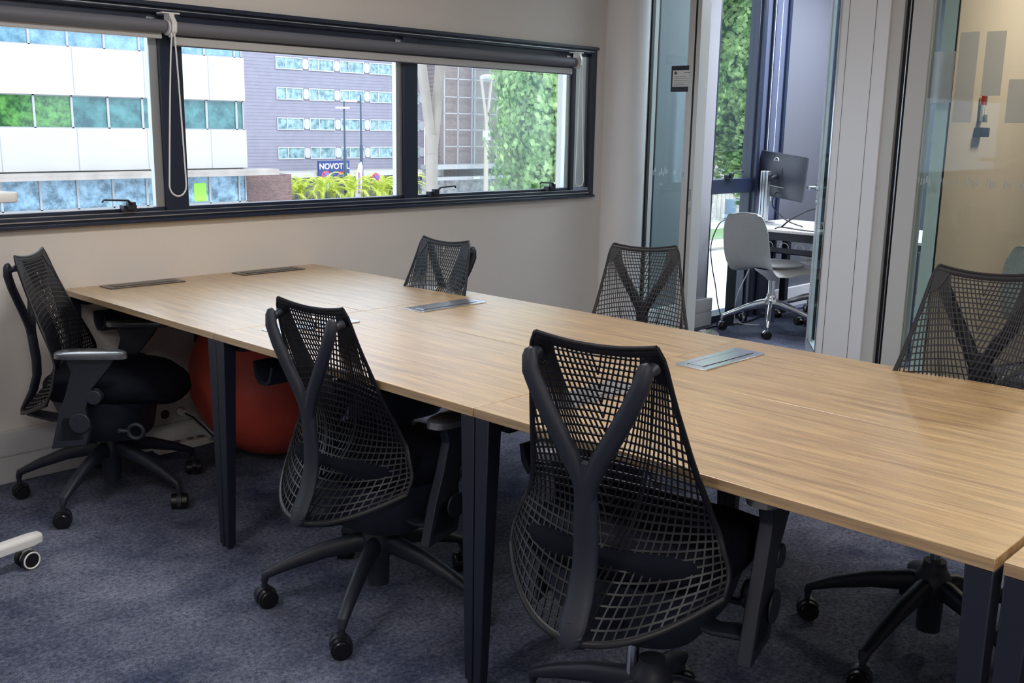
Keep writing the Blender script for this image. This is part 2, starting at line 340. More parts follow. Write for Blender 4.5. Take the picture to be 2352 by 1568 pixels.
# roller blinds
def blind(x0, x1, label, chain_x, bracket_x):
    b = thing('roller_blind', label, 'blind', (0, -.055, 1.775), 0, 'roller blinds over the strip window')
    MB().cyl((x0, 0, 0), (x1, 0, 0), .026, n=28).build('blind_roll', BLIND, b)
    MB().box(x0, x1, .018, .020, -.07, 0).build('blind_fabric', BLIND, b)
    MB().box(x0+.005, x1-.005, .010, .026, -.066, -.032).build('hem_bar', HEM, b, bevel=.003)
    k = MB(); k.box(bracket_x-.038, bracket_x+.038, -.02, .03, .054, .060).box(bracket_x-.012, bracket_x+.012, -.026, .02, -.01, .056)
    k.cyl((bracket_x-.014, 0, 0), (bracket_x+.014, 0, 0), .031, n=24).tube([(bracket_x, -.02, .05), (bracket_x+.004, -.034, .02), (bracket_x+.002, -.034, -.015), (bracket_x, -.01, -.034)], [(.016, .004)]*4, 8)
    k.build('bracket', WHITE_PL, b, bevel=.002)
    zb = -.68; r = .047; pts = []
    cx = chain_x
    for t in np.linspace(0, 1, 9): pts.append((cx[0]+(cx[1]-cx[0])*t**1.4, -.03, -.01+(zb+.01)*t))
    for a in np.linspace(PI, 2*PI, 11)[1:-1]: pts.append(((cx[1]+cx[2])/2+(cx[2]-cx[1])/2*math.cos(a), -.03, zb+(cx[2]-cx[1])/2*math.sin(a)))
    for t in np.linspace(1, 0, 9): pts.append((cx[0]+.018+(cx[2]-cx[0]-.018)*t**1.1, -.03, -.01+(zb+.01)*t))
    MB().tube(pts, .0032, 6).build('pull_chain', WHITE_PL, b)
    return b
lb = thing('roller_blind', 'rolled up grey roller blind over the left window pane', 'blind', (0, -.055, 1.775), 0, None)
MB().cyl((-4.3, 0, .004), (-.135, 0, .004), .026, n=28).build('blind_roll', BLIND, lb)
MB().box(-4.3, -.14, .010, .026, -.044, -.012).build('hem_bar', HEM, lb, bevel=.003)
rb = blind(-.09, 2.425, 'long rolled up grey roller blind over the middle and right window panes', (2.44, 2.425, 2.50), 2.445)
del rb['group']
ch = MB(); pts = []
for t in np.linspace(0, 1, 9): pts.append((-.118-.045*t**.8, -.085, 1.75-.61*t))
for a in np.linspace(PI, 2*PI, 11)[1:-1]: pts.append((-.125+.038*math.cos(a), -.085, 1.14+.045*math.sin(a)))
for t in np.linspace(1, 0, 9): pts.append((-.106+.019*t**.8, -.085, 1.75-.61*t))
ch.tube(pts, .0035, 6).build('pull_chain', WHITE_PL, lb).matrix_world = Matrix.Identity(4)
for o in [o for o in bpy.data.objects if o.parent == lb and o.name.startswith('pull_chain')]: o.matrix_local = Matrix.Translation((0, .055, -1.775))
k = MB(); k.box(-.15, -.072, -.02, .03, .054, .060).box(-.123, -.10, -.026, .02, -.01, .056).cyl((-.126, 0, 0), (-.098, 0, 0), .031, n=24)
k.tube([(-.112, -.022, .05), (-.106, -.036, .02), (-.108, -.036, -.015), (-.112, -.012, -.036)], [(.016, .004)]*4, 8)
k.build('bracket', WHITE_PL, lb, bevel=.002)

# ------------------------------------------------------------------ pod window
pw = sempty('window_2')
f = MB(); f.box(4.02, 4.04, .0, .08, 0, 2.6).box(4.535, 4.56, .0, .08, 0, 2.6).box(4.02, 4.56, .0, .08, 0, .05).box(4.02, 4.56, .0, .08, 2.55, 2.6).box(4.02, 4.56, -.005, .1, .95, 1.055)
f.build('window_frame', DARK_ALU, pw, bevel=.003)
MB().box(4.045, 4.535, .04, .046, .05, .955).build('glass_pane', GLASS, pw)
MB().box(4.045, 4.535, .04, .046, 1.05, 2.55).build('glass_pane', GLASS, pw)
handle(4.22, 1, pw, 0, 1.068)
# dark panel beside the pod window with its mullions
PBLUE = simple('dark_blue_panel', (.07, .085, .14), .5)
f = MB().box(4.56, 4.94, -.012, 0, 0, 2.75); f.build('trim_1', PBLUE); struct(bpy.data.objects['trim_1'])
f = MB()
for x in (4.575, 4.70, 4.92): f.box(x-.018, x+.018, -.03, -.01, 0, 2.75)
struct(f.build('trim_2', DARK_ALU))
t = thing('blind_cord', 'pair of thin white blind cords hanging beside the small room window', 'cord', (4.7, -.05, 1.0))
for x, zb in ((-.035, .0), (.06, .0)): MB().cyl((x, 0, zb-.12), (x, 0, 1.7), .0028, n=8).build('cord', WHITE_PL, t)

# ------------------------------------------------------------------ glazed partition (plane x = 3.0)
X = 3.0
p = sempty('wall_partition')
f = MB().box(X-.02, X+.08, -.175, -.05, 0, 2.75).box(X-.02, X+.08, -.545, -.475, 0, 2.75).box(X-.012, X+.07, -.475, -.455, 0, 2.75)
f.box(X-.02, X+.08, -1.905, -1.805, 0, 2.75).box(X-.03, X+.08, -1.765, -1.70, 0, 2.75)
f.box(X-.02, X+.08, -4.6, -1.9, 0, .09).box(X-.02, X+.08, -4.6, -1.9, 2.62, 2.75).box(X-.02, X+.08, -1.43, -.5, 2.5, 2.75).box(X-.02, X+.08, -.475, -.17, 0, .09).box(X-.02, X+.08, -.475, -.17, 2.62, 2.75)
f.box(X-.02, X+.08, -3.3, -3.22, 0, 2.75).box(X-.02, X+.08, -4.68, -4.6, 0, 2.75)
f.build('partition_frame', PALE_ALU, p, bevel=.002)
f = MB().box(X-.005, X+.06, -.53, -.51, 0, 2.75).box(X+.0, X+.06, -1.808, -1.765, 0, 2.75).box(X-.01, X+.02, -.184, -.175, .09, 2.62).box(X-.021, X-.018, -.518, -.506, 0, 2.5)
f.build('black_seal', SLOT, p)
MB().box(X-.012, X-.004, -1.792, -1.787, 0, 2.75).build('seal_edge', SILVER, p)
f = MB().box(X-.045, X+.09, -1.70, -1.43, 0, 2.75); f.build('white_door_post', WHITE_ALU, p, bevel=.003)
f = MB()
for y in (-1.478, -1.625): f.box(X-.0455, X-.044, y-.0015, y+.0015, 0, 2.75)
f.build('panel_groove', PORT_D, p)
MB().box(X-.049, X-.045, -1.436, -1.431, 0, 2.75).build('bright_edge', CHROME, p)
MB().box(X-.01, X-.002, -.475, -.184, .09, 2.62).build('glass_pane', PGLASS, p)
MB().box(X-.012, X+.0, -.24, -.236, .09, 2.62).build('glass_joint', SLOT, p)
MB().box(X-.01, X-.002, -3.22, -1.905, .09, 2.62).build('glass_pane', PGLASS, p)
MB().box(X-.01, X-.002, -4.6, -3.3, .09, 2.62).build('glass_pane', PGLASS, p)
MB().box(X-.05, X+.09, -8.1, -4.68, 0, 2.75).build('solid_panel', WALL, p)
# strike plate on the jamb
MB().box(X-.026, X-.02, -.531, -.522, .98, 1.05).box(X-.026, X-.02, -.531, -.522, .90, .94).build('strike_plate', CHROME, p)
# manifestation dashes
def dashes(y0, y1, z, name='safety_dashes'):
    mb = MB(); y = y0; k = 0
    while y > y1:
        n = random.choice((2, 3, 4, 5))
        for i in range(n):
            z0 = z+random.uniform(-.012, .012); h = random.uniform(.022, .04)
            mb.box(X-.0125, X-.0105, y-.007, y, z0, z0+h); y -= .0135
        y -= random.uniform(.02, .04)
    mb.build(name, WHITE_FILM, p)
WHITE_FILM = glass('white_film', (.95, .96, .97), .3, haze=.45)
dashes(-.21, -.47, 1.13); dashes(-1.91, -4.5, 1.15)
for (y0, y1, z0, z1) in ((-2.035, -1.93, 1.554, 1.80), (-2.14, -2.05, 1.458, 1.887), (-2.265, -2.175, 1.585, 1.885), (-2.39, -2.30, 1.458, 1.66), (-2.60, -2.50, 1.5, 1.9), (-2.80, -2.70, 1.42, 1.7)):
    MB().box(X-.0145, X-.0125, y0, y1, z0, z1).build('frosted_film', FROST, p)
# open glazed door
d1 = sempty('door_1', (3.045, -1.475, 0), math.atan2(.56, .83))
L, T = .85, .075
f = MB().box(L-.075, L, -T/2, -.009, .008, 2.45).box(L-.075, L, .009, T/2, .008, 2.45)
f.box(0, .07, -T/2, T/2, .008, 2.45).box(.07, L-.075, -T/2, T/2, .008, .1).box(.07, L-.075, -T/2, T/2, 2.38, 2.45)
f.build('door_frame', WHITE_ALU, d1, bevel=.002)
MB().box(L-.0765, L-.004, -.0085, .0085, .01, 2.44).build('edge_gap', SLOT, d1)
for s in (-1, 1): MB().box(.07, L-.075, s*(T/2-.006)-.003, s*(T/2-.006)+.003, .1, 2.38).build('door_glass', DGLASS, d1)
MB().box(.07, L-.08, -T/2, -T/2+.004, .1, .106).box(.07, L-.08, T/2-.004, T/2, .1, .106).build('glazing_bead', CHROME, d1)
for s in (-1, 1):
    h = MB(); h.cyl((L-.04, s*T/2, 1.06), (L-.04, s*(T/2+.012), 1.06), .026, n=24); h.cyl((L-.04, s*T/2, .975), (L-.04, s*(T/2+.01), .975), .024, n=24)
    h.tube([(L-.04, s*(T/2+.01), 1.06), (L-.04, s*(T/2+.05), 1.06), (L-.05, s*(T/2+.062), 1.06), (L-.16, s*(T/2+.064), 1.06)], .0095, 12)
    h.build('door_handle', CHROME, d1)
for i, (a, z0, z1) in enumerate(((.50, 1.50, 1.78), (.42, 1.62, 2.02), (.34, 1.54, 2.0), (.26, 1.42, 1.75), (.60, 1.46, 1.86))):
    MB().box(a, a+.07, -T/2-.0015, -T/2+.0005, z0, z1).build('frosted_film', FROST, d1)
# framed notice on the glass
nt_ = thing('notice_frame', 'small black framed notice fixed on the glass beside the open door', 'sign', (X-.014, -.425, 1.70))
MB().box(-.004, 0, -.078, .078, -.076, .076).build('frame', BLACK_PL, nt_, bevel=.001)
MB().box(-.0055, -.004, -.066, .066, -.046, .05).build('paper', WHITE_PL, nt_)
f = MB()
for i, (z, a, b) in enumerate(((.012, .055, -.035), (.002, .055, -.052), (-.010, .055, -.045), (-.020, .055, -.055), (-.030, .055, -.02), (-.036, .055, -.05))): f.box(-.0062, -.0055, b, a, z-.0012, z+.0012)
f.box(-.0062, -.0055, -.06, -.015, .033, .037); f.cyl((-.0055, .045, .034), (-.0065, .045, .034), .010, n=20)
f.build('printed_lines', simple('print_ink', (.12, .12, .14), .8), nt_)

# dividing wall between the two small rooms and the right room
struct(MB().box(X+.10, 6.7, -1.99, -1.925, 0, 2.75).build('wall_divider', BEIGE))
struct(MB().box(X+.085, X+.10, -1.988, -1.92, 0, 2.75).build('trim_3', simple('pale_green_edge', (.85, .95, .93), .3)))
struct(MB().box(X+.09, X+.098, -1.994, -1.9885, 0, 2.75).build('trim_4', SLOT))
# pens, holder and eraser on the beige board
PY = -1.99
t = thing('marker_tray', 'black eraser block stuck on the beige board below the markers', 'eraser', (3.51, PY, 1.413))
MB().box(-.055, .05, -.045, 0, -.025, .025).build('felt_block', BLACK_PL, t, bevel=.004); MB().box(-.056, -.05, -.046, .0, -.02, .02).build('side_label', RUBBER, t)
t = thing('pen_holder', 'clear magnetic pen holder clipped on the beige board', 'holder', (3.515, PY, 1.515))
MB().box(-.03, .03, -.005, 0, -.05, .04).box(-.03, .03, -.03, -.005, -.05, -.046).box(-.03, .03, -.03, -.028, -.05, -.01).build('holder_body', glass('clear_acrylic', (.75, .78, .8), .6), t)
for nm, dx, col, lab in (('marker_pen', -.017, (.6, .03, .02), 'red capped marker pen standing in the clear pen holder'), ('marker_pen', .012, (.2, .2, .2), 'grey capped marker pen standing in the clear pen holder')):
    t = thing(nm, lab, 'pen', (3.515+dx, PY-.016, 1.471))
    MB().cyl((0, 0, 0), (0, 0, .085), .0095, n=14).build('barrel', WHITE_PL, t); MB().cyl((0, 0, .085), (0, 0, .132), .0105, n=14).build('cap', simple('cap_'+str(dx), col, .4), t)

# unseen panels for the added ceiling fill lamps
for i, (x, y, e) in enumerate(FILL_LAMPS):
    t = thing('ceiling_fill_panel', 'added flat fill light panel '+['above the desks nearest the window wall', 'above the nearest desks', 'over the open floor left of the desks by the window', 'at the back left corner behind the viewer'][i], 'light', (x, y, 2.745), 0, 'added ceiling fill panels')
    MB().box(-.6, .6, -.16, .16, -.035, 0).build('housing', WHITE_TRIM, t)

# ------------------------------------------------------------------ desks
XA, XB, LD, Y0 = -.605, .602, 1.2072, -1.1696
TH = .023
def desk(sx, y1, y0, label):
    """sx -1 left / +1 right, spans y0<y<y1"""
    hx = .6025; cy = (y0+y1)/2; hl = (y1-y0)/2
    t = thing('desk', label, 'desk', (sx*hx/2, cy, 0))
    g = .0012; hx2 = hx/2
    MB().box(-hx2+g, hx2-g, -hl+g, hl-g, .74-TH, .74).build('desktop', WOOD, t, bevel=.0015)
    f = MB().box(-hx2+.06, hx2-.06, -hl+.03, -hl+.065, .677, .717).box(-hx2+.06, hx2-.06, hl-.065, hl-.03, .677, .717)
    f.box(-.05, -.02, -hl+.03, hl-.03, .682, .717).box(.03, .06, -hl+.03, hl-.03, .682, .717)
    f.build('underframe', BLACK_ST, t, bevel=.002)
    for a in (-1, 1):
        for b in (-1, 1):
            w0, w1 = .047, .027; xo = a*(hx2-.006); yo = b*(hl-.002)
            r0 = [(xo, yo), (xo-a*w0, yo), (xo-a*w0, yo-b*w0), (xo, yo-b*w0)]; r1 = [(xo, yo), (xo-a*w1, yo), (xo-a*w1, yo-b*w1), (xo, yo-b*w1)]
            if a*b < 0: r0.reverse(); r1.reverse()
            MB().loft([[(x, y, .012) for x, y in r1], [(x, y, .716) for x, y in r0]], True, False).cyl((xo-a*.013, yo-b*.013, 0), (xo-a*.013, yo-b*.013, .014), .011, n=14).build('leg', BLACK_ST, t, bevel=.003)
    # cable port near the far end, power basket under it
    py = hl-.06; d0 = y1 > -.01
    if d0: py = hl-.028
    M1, M2 = (PORT_D, simple('port_lid_dark_reflection', (.1, .09, .085), .35, metal=.5)) if d0 else (PORT, PORT)  # ports by the wall: its dark reflection is painted into metal and lid
    pt = MB()
    px0, px1, q0, q1 = -.165, .165, py-.108, py
    c = .008; poly = [(px0+c, q0), (px1-c, q0), (px1, q0+c), (px1, q1-c), (px1-c, q1), (px0+c, q1), (px0, q1-c), (px0, q0+c)]
    pt.prism(poly, .0035, Matrix.Translation((0, 0, .74)))
    po = pt.build('cable_port', M1, t, bevel=.001)
    lid = MB().box(px0+.035, px1-.035, q0+.028, q1-.03, .7435, .7448); lid.build('port_lid', M2, po)
    MB().box(px0+.03, px1-.03, q1-.03, q1-.027, .7434, .7442).box(px0+.03, px1-.03, q0+.0255, q0+.028, .7434, .7442).build('lid_gap', SLOT, po)
    b = MB(); zc = .60
    prof = [(-.058, .035), (-.042, -.012), (-.02, -.03), (.03, -.03), (.05, -.005), (.058, .04), (.046, .044), (.036, .012), (.02, -.016), (-.02, -.018), (-.034, .0), (-.048, .038)]
    b.loft([[(x, (q0+q1)/2+yy-.0, zc+zz) for yy, zz in prof] for x in (-.195, .195)], True, False)
    b.box(-.12, -.112, (q0+q1)/2-.02, (q0+q1)/2+.02, zc+.0, .717).box(.112, .12, (q0+q1)/2-.02, (q0+q1)/2+.02, zc+.0, .717)
    b.build('power_basket', BLACK_ST, t)
    return t
bays = [(-.003, Y0), (Y0, Y0-LD), (Y0-LD, Y0-2*LD), (Y0-2*LD-.011, Y0-3*LD-.011)]
names = [('left desk against the window wall, cable port near the wall painted with its dark reflection', 'right desk against the window wall beside the far mesh chair'),
         ('left desk second from the window wall, mesh chair back overlapping its far corner', 'right desk second from the window wall with grey cable port'),
         ('left desk third from the window wall, behind the biggest mesh chair', 'right desk third from the window wall with shiny lidded cable port'),
         ('nearest left desk, only its corner showing at the bottom right edge', 'nearest right desk beyond the lower right edge of view')]
for (y1, y0), (a, b) in zip(bays, names):
    desk(-1, y1, y0, 'light oak '+a); desk(1, y1, y0, 'light oak '+b)

# ------------------------------------------------------------------ office chair
def lerp(tab, t):
    for (a, va), (b, vb) in zip(tab, tab[1:]):
        if t <= b:
            k = (t-a)/(b-a); return va+(vb-va)*k
    return tab[-1][1]
def smooth_tab(tab):
    xs = np.array([a for a, _ in tab]); ys = np.array([b for _, b in tab]); g = np.linspace(xs[0], xs[-1], 81); v = np.interp(g, xs, ys)
    k = np.ones(9)/9; vp = np.concatenate([2*v[0]-v[4:0:-1], v, 2*v[-1]-v[-2:-6:-1]]); v2 = np.convolve(vp, k, 'valid')
    return lambda t: float(np.interp(t, g, v2))
zc_ = lambda t: .924-.579*t
prof = smooth_tab([(0, -.235), (.214, -.20), (.387, -.165), (.56, -.142), (.67, -.15), (.80, -.198), (.92, -.262), (1, -.30)])
hw_ = smooth_tab([(0, .138), (.2, .162), (.4, .186), (.6, .208), (.75, .232), (.88, .25), (1, .245)])
bow_ = smooth_tab([(0, .014), (.12, -.012), (.35, -.03), (.55, -.012), (.7, .02), (.85, .05), (1, .085)])
wrap_ = smooth_tab([(0, -.006), (.2, .01), (.4, .02), (.6, .035), (.75, .07), (.88, .13), (1, .17)])
def S(s, t):
    h = hw_(t)
    if t < .05: h *= 1-.07*(1-t/.05)**2
    # round the lower corners of the outline
    if t > .8: h *= 1
    y = s*h
    return Vector((prof(t)+wrap_(t)*s*s, y, zc_(t)+bow_(t)*s*s - (.0)))
def Nrm(s, t):
    e = .01; a = S(min(s+e, 1), t)-S(max(s-e, -1), t); b = S(s, min(t+e, 1))-S(s, max(t-e, 0)); return a.cross(b).normalized()
def strand(mb, st, wd, th):
    P = [S(*q) for q in st]; R_ = [Nrm(*q) for q in st]
    mb.tube(P, [(wd, th)]*len(P), 4, ref=R_, caps=False)
def back_mesh():
    mb = MB(); s2 = math.sqrt(2)
    ts = [0]; 
    while ts[-1] < .985: ts.append(ts[-1]+.0165+.0165*min(1, ts[-1]/.3))
    for t in ts[1:]:
        if t > .985: continue
        sm = .99
        strand(mb, [(s, t) for s in np.linspace(-sm, sm, 27)], .0023+.0006*min(1, t/.4), .0022)
    for sg in (-1, 1):
        def corner(phi): return (sg*(.95-.24*math.cos(phi)), .012+.085*math.sin(phi))
        nin, nout = 15, 13
        for i in range(nin):      # strands that meet on the centre line (chevron)
            if i < 9: s0 = .10+.60*i/8; a = (sg*s0, .014); tc = .03+.50*s0/.70
            else: tc = .60+.36*(i-9)/5; a = corner((.04+.09*(i-9))*PI/2)
            pts = []
            for k in np.linspace(0, 1, 13):
                s = a[0]*(1-k); t = a[1]+(tc-a[1])*(k**1.08); pts.append((s, t))
            strand(mb, pts, .0022, .0022)
        for i in range(nout):
            sb = (i+.3)/nout; phi = (.58+.42*min(i, 5)/5)*PI/2; a = corner(phi) if i < 6 else (sg*.985, .12+.085*(i-6)); pts = []
            for k in np.linspace(0, 1, 22):
                s = a[0]+(sg*sb-a[0])*(1-(1-k)**1.35); pts.append((s, a[1]+(1-a[1])*k))
            strand(mb, pts, .0025, .0022)
        # solid corner pad
        vs = []; fs = []
        n = 8; m_ = 6
        for j in range(m_+1):
            for i in range(n+1):
                phi = PI/2*i/n; q = corner(phi); k = j/m_
                s = sg*1.0+(q[0]-sg*1.0)*k; t = 0+(q[1]-0)*k
                P = S(s, max(t, 0)); vs.append(P+Nrm(s, max(t, .0))*.002)
        nv = len(vs); vs += [v-Nrm(.5, .1)*.005 for v in vs]
        for j in range(m_):
            for i in range(n):
                a = j*(n+1)+i; fs.append((a, a+1, a+n+2, a+n+1)); fs.append((nv+a, nv+a+n+1, nv+a+n+2, nv+a+1))
        mb.add(vs, fs, True)
    # perimeter
    for sg in (-1, 1):
        P = [S(sg, t) for t in np.linspace(0, 1, 36)]; R_ = [Nrm(sg*.98, t) for t in np.linspace(0, 1, 36)]
        mb.tube(P, [(.005+.002*math.sin(PI*i/35), .0045) for i in range(36)], 8, ref=R_)
    P = [S(s, .012) for s in np.linspace(-1, 1, 31)]; mb.tube(P, [(.010, .0035)]*31, 8, ref=[Nrm(s, .02) for s in np.linspace(-1, 1, 31)])
    P = [S(s, .0) for s in np.linspace(-1, 1, 31)]; mb.tube(P, .005, 8)
    P = [S(s, 1.0) for s in np.linspace(-1, 1, 41)]; mb.tube(P, [(.008, .006)]*41, 8, ref=[Nrm(s, .98) for s in np.linspace(-1, 1, 41)])
    return mb
def spine_mesh():
    mb = MB()
    for sg in (-1, 1):
        pts = [(-.266, sg*.123, .912), (-.270, sg*.122, .908), (-.273, sg*.121, .897), (-.276, sg*.117, .870), (-.274, sg*.094, .82), (-.268, sg*.064, .765), (-.262, sg*.032, .71), (-.257, sg*.010, .66), (-.254, sg*.004, .60)]
        mb.tube(pts, [(.004, .004), (.012, .010), (.0165, .013), (.0185, .014), (.019, .014), (.0195, .014), (.020, .014), (.018, .014), (.014, .012)], 14, ref=(1, 0, 0))
        mb.tube([(-.268, sg*.121, .888), (-.250, sg*.123, .893), (-.238, sg*.124, .897)], [(.012, .012), (.01, .01), (.014, .014)], 12)
    pts = [(-.259, 0, .70), (-.256, 0, .66), (-.252, 0, .60), (-.246, 0, .54), (-.248, 0, .48), (-.266, 0, .42), (-.290, 0, .375), (-.306, 0, .345), (-.311, 0, .334)]
    mb.tube(pts, [(.014, .010), (.022, .014), (.026, .015), (.027, .015), (.028, .014), (.029, .014), (.030, .013), (.026, .011), (.014, .006)], 16, ref=(1, 0, 0))
    mb.torus((-.300, 0, .372), .012, .0012, 'X', 20, 6)
    return mb
def rrect(cx, cy, hx, hy, z, n=9, e=.28):
    out = []
    for k in range(4*n):
        a = 2*PI*k/(4*n); c, s_ = math.cos(a), math.sin(a)
        out.append((cx+hx*math.copysign(abs(c)**(2*e), c), cy+hy*math.copysign(abs(s_)**(2*e), s_), z))
    return out
def seat_mesh():
    rings = []
    for (z, hx, hy, cx) in ((.415, .17, .19, .02), (.42, .20, .215, .03), (.435, .232, .235, .045), (.455, .245, .247, .05), (.48, .243, .247, .048), (.50, .225, .235, .035), (.513, .19, .21, .02), (.517, .1, .12, .01)):
        ring = rrect(cx, 0, hx, hy, z, 10, .34)
        ring = [(x, y, zz-.055*max(0, (x-.12)/.18)**2-(.012*(1-(y/.25)**2) if z > .49 else 0)) for x, y, zz in ring]; rings.append(ring)
    return MB().loft(rings, True)
def arm_mesh(sg):
    mb = MB(); y = sg*.285
    prof_ = [(-.105, .285), (.015, .300), (.03, .36), (.02, .43), (.045, .50), (.10, .565), (.13, .608), (-.035, .608), (-.02, .56), (-.045, .48), (-.075, .40)]
    Ml = Matrix(((1, 0, 0, 0), (0, 0, 1, 0), (0, 1, 0, 0), (0, 0, 0, 1)))
    y0 = y-.011 if sg > 0 else y-.011
    mb.prism([(a, b) for a, b in prof_], .030, Matrix.Translation((0, y0-.004, 0)) @ Ml)
    mb.cyl((.0, y-.02, .38), (.0, y+sg*.026, .38), .036, n=24).cyl((.05, y-.018, .47), (.05, y+.018, .47), .026, n=20)
    mb.prism([(-.09, .31), (.005, .315), (.01, .40), (-.06, .40)], .03, Matrix.Translation((0, y-.015, 0)) @ Ml)
    mb.tube([(-.03, sg*.10, .335), (-.035, sg*.2, .315), (-.04, sg*.28, .33)], [(.035, .012), (.03, .012), (.035, .014)], 10, ref=(0, 0, 1))
    return mb
def pad_mesh(sg):
    y = sg*.285; rings = []
    for (z, hx, hy) in ((.606, .10, .03), (.610, .122, .043), (.618, .120, .048), (.628, .119, .047), (.633, .110, .04)):
        ring = rrect(.045, y, hx, hy, z, 8, .36); rings.append([(x, yy, zz-.05*max(0, (x-.11))) for x, yy, zz in ring])
    return MB().loft(rings, True)
def base_meshes(t, leg_r=.335, phase=0, mats=(BLACK_PL, BLACK_PL, CASTER), slim=1.0, hood=True):
    """five star base with twin wheel casters, parts of t"""
    hub = MB().lathe([(.02, .055), (.032, .06), (.033, .15), (.045, .165), (.048, .215), (.036, .235), (.03, .25), (.03, .262)], 28)
    hub.build('hub', mats[0], t)
    lg = MB(); pts = [(.02, 0, .185), (.06, 0, .190), (.16, 0, .168), (.26, 0, .132), (leg_r-.03, 0, .112), (leg_r-.005, 0, .100), (leg_r, 0, .08)]
    lg.tube(pts, [(.020*slim, .034), (.021*slim, .030), (.020*slim, .024), (.0185*slim, .018), (.017*slim, .014), (.016*slim, .013), (.011, .011)], 14, ref=(0, 0, 1), sup=.8)
    cs = MB(); r = .029
    for s in (-1, 1):
        cs.cyl((-.004, s*.009, r), (-.004, s*.027, r), r, n=28); cs.cyl((-.004, s*.027, r), (-.004, s*.030, r), r*.8, r*.7, n=28)
    hd = MB(); hd.cyl((0, 0, .02), (0, 0, .085), .0085, n=14)
    ring = []
    prof_ = [(r*1.12*math.cos(a), r+r*1.12*math.sin(a)) for a in np.linspace(-.5, PI*.9, 14)]
    hd.loft([[(-.004+x, yy, z) for x, z in prof_]+[(-.004+x*.8, yy, r+(z-r)*.8) for x, z in reversed(prof_)] for yy in (-.008, .008)], True, False)
    lo = mo = ho = None; casters = [0.4, 2.0, -.9, 1.2, 2.8]
    for k in range(5):
        a = phase+k*2*PI/5
        l = lg.build('base_leg', mats[0], t) if lo is None else lo.copy()
        if lo is None: lo = l
        else: COL.objects.link(l)
        l.parent = t; l.rotation_euler = (0, 0, a)
        c = cs.build('caster', mats[2], t) if mo is None else mo.copy()
        if mo is None: mo = c
        else: COL.objects.link(c)
        c.parent = t; c.location = (leg_r*math.cos(a), leg_r*math.sin(a), 0); c.rotation_euler = (0, 0, a+casters[k])
        h = hd.build('caster_hood', mats[1], c) if ho is None else ho.copy()
        if ho is None: ho = h
        else: COL.objects.link(h)
        h.parent = c
OFFICE_CHAIR = {}; LEFT_ARM = []      # the left arm can slide inwards by tuck
def office_chair(x, y, yaw, dz, phase, label, group=None, off=(0, 0), tuck=0):
    t = thing('office_chair', label, 'chair', (x, y, 0), 0, group)
    first = not OFFICE_CHAIR
    if first:
        up = {}
        up['backrest'] = back_mesh().build('backrest', ELAST, t)
        up['back_spine'] = spine_mesh().build('back_spine', BLACK_PL, t, subsurf=0)
        up['seat'] = seat_mesh().build('seat', FABRIC, t)
        pan = MB(); pan.loft([rrect(.03, 0, .12, .15, .36), rrect(.03, 0, .19, .2, .405), rrect(.03, 0, .2, .215, .425)], True)
        pan.loft([rrect(.02, 0, .10, .09, .245, e=.36), rrect(.02, 0, .135, .15, .265, e=.36), rrect(.01, 0, .155, .20, .34, e=.36), rrect(.01, 0, .185, .225, .43, e=.36)], True)
        pan.tube([(-.10, 0, .315), (-.20, 0, .315), (-.285, 0, .335), (-.305, 0, .36)], [(.05, .02), (.04, .014), (.03, .012), (.028, .01)], 12, ref=(0, 0, 1))
        up['tilt_mechanism'] = pan.build('tilt_mechanism', BLACK_PL, t)
        up['arm_support'] = arm_mesh(-1).build('arm_support', BLACK_PL, t, bevel=.004, seg=3)
        up['arm_support2'] = arm_mesh(1).build('arm_support', BLACK_PL, t, bevel=.004, seg=3)
        up['arm_pad'] = pad_mesh(-1).build('arm_pad', PADM, t); up['arm_pad2'] = pad_mesh(1).build('arm_pad', PADM, t)
        up['tension_ring'] = MB().torus((.157, -.2, .317), .026, .008, 'Y').cyl((.1, -.2, .32), (.135, -.2, .318), .008).cyl((.1, -.08, .32), (.1, -.205, .32), .008).build('tension_ring', BLACK_PL, t)
        up['gas_cylinder'] = MB().cyl((0, 0, .13), (0, 0, .40), .0145).build('gas_cylinder', CHROME, t)
        OFFICE_CHAIR['up'] = up
        LEFT_ARM.extend([up['arm_support2'], up['arm_pad2']])
        for o in up.values(): o.rotation_euler = (0, 0, yaw); o.location = (off[0], off[1], dz)
        for o in LEFT_ARM: o.location = (off[0]+tuck*math.sin(yaw), off[1]-tuck*math.cos(yaw), dz)
        base_meshes(t, .335, 0); OFFICE_CHAIR['base'] = [(o, o.rotation_euler.z, tuple(o.location), [c for c in bpy.data.objects if c.parent == o]) for o in list(bpy.data.objects) if o.parent == t and o not in up.values()]
        for (o, rz, loc, kids) in OFFICE_CHAIR['base']:
            o.rotation_euler = (0, 0, rz+phase); o.location = (loc[0]*math.cos(phase)-loc[1]*math.sin(phase), loc[0]*math.sin(phase)+loc[1]*math.cos(phase), 0)
        return t
    for o in OFFICE_CHAIR['up'].values():
        c = o.copy(); COL.objects.link(c); c.parent = t; c.rotation_euler = (0, 0, yaw); c.location = (off[0], off[1], dz)
        if tuck and o in LEFT_ARM: c.location = (off[0]+tuck*math.sin(yaw), off[1]-tuck*math.cos(yaw), dz)
    for (o, rz, loc, kids) in OFFICE_CHAIR['base']:
        c = o.copy(); COL.objects.link(c); c.parent = t; c.rotation_euler = (0, 0, rz+phase)
        c.location = (loc[0]*math.cos(phase)-loc[1]*math.sin(phase), loc[0]*math.sin(phase)+loc[1]*math.cos(phase), 0)
        for k_ in kids:
            g = k_.copy(); COL.objects.link(g); g.parent = c
    return t
PADM = simple('arm_pad_rubber', (.10, .105, .12), .25, spec=.8, coat=1)
G = 'black mesh office chairs around the desks'
R = math.radians
office_chair(-.535, -2.885, .21, .075, R(-50), 'biggest black mesh office chair in front, seen from behind with Y shaped spine', G, (-.006, .048), .075)
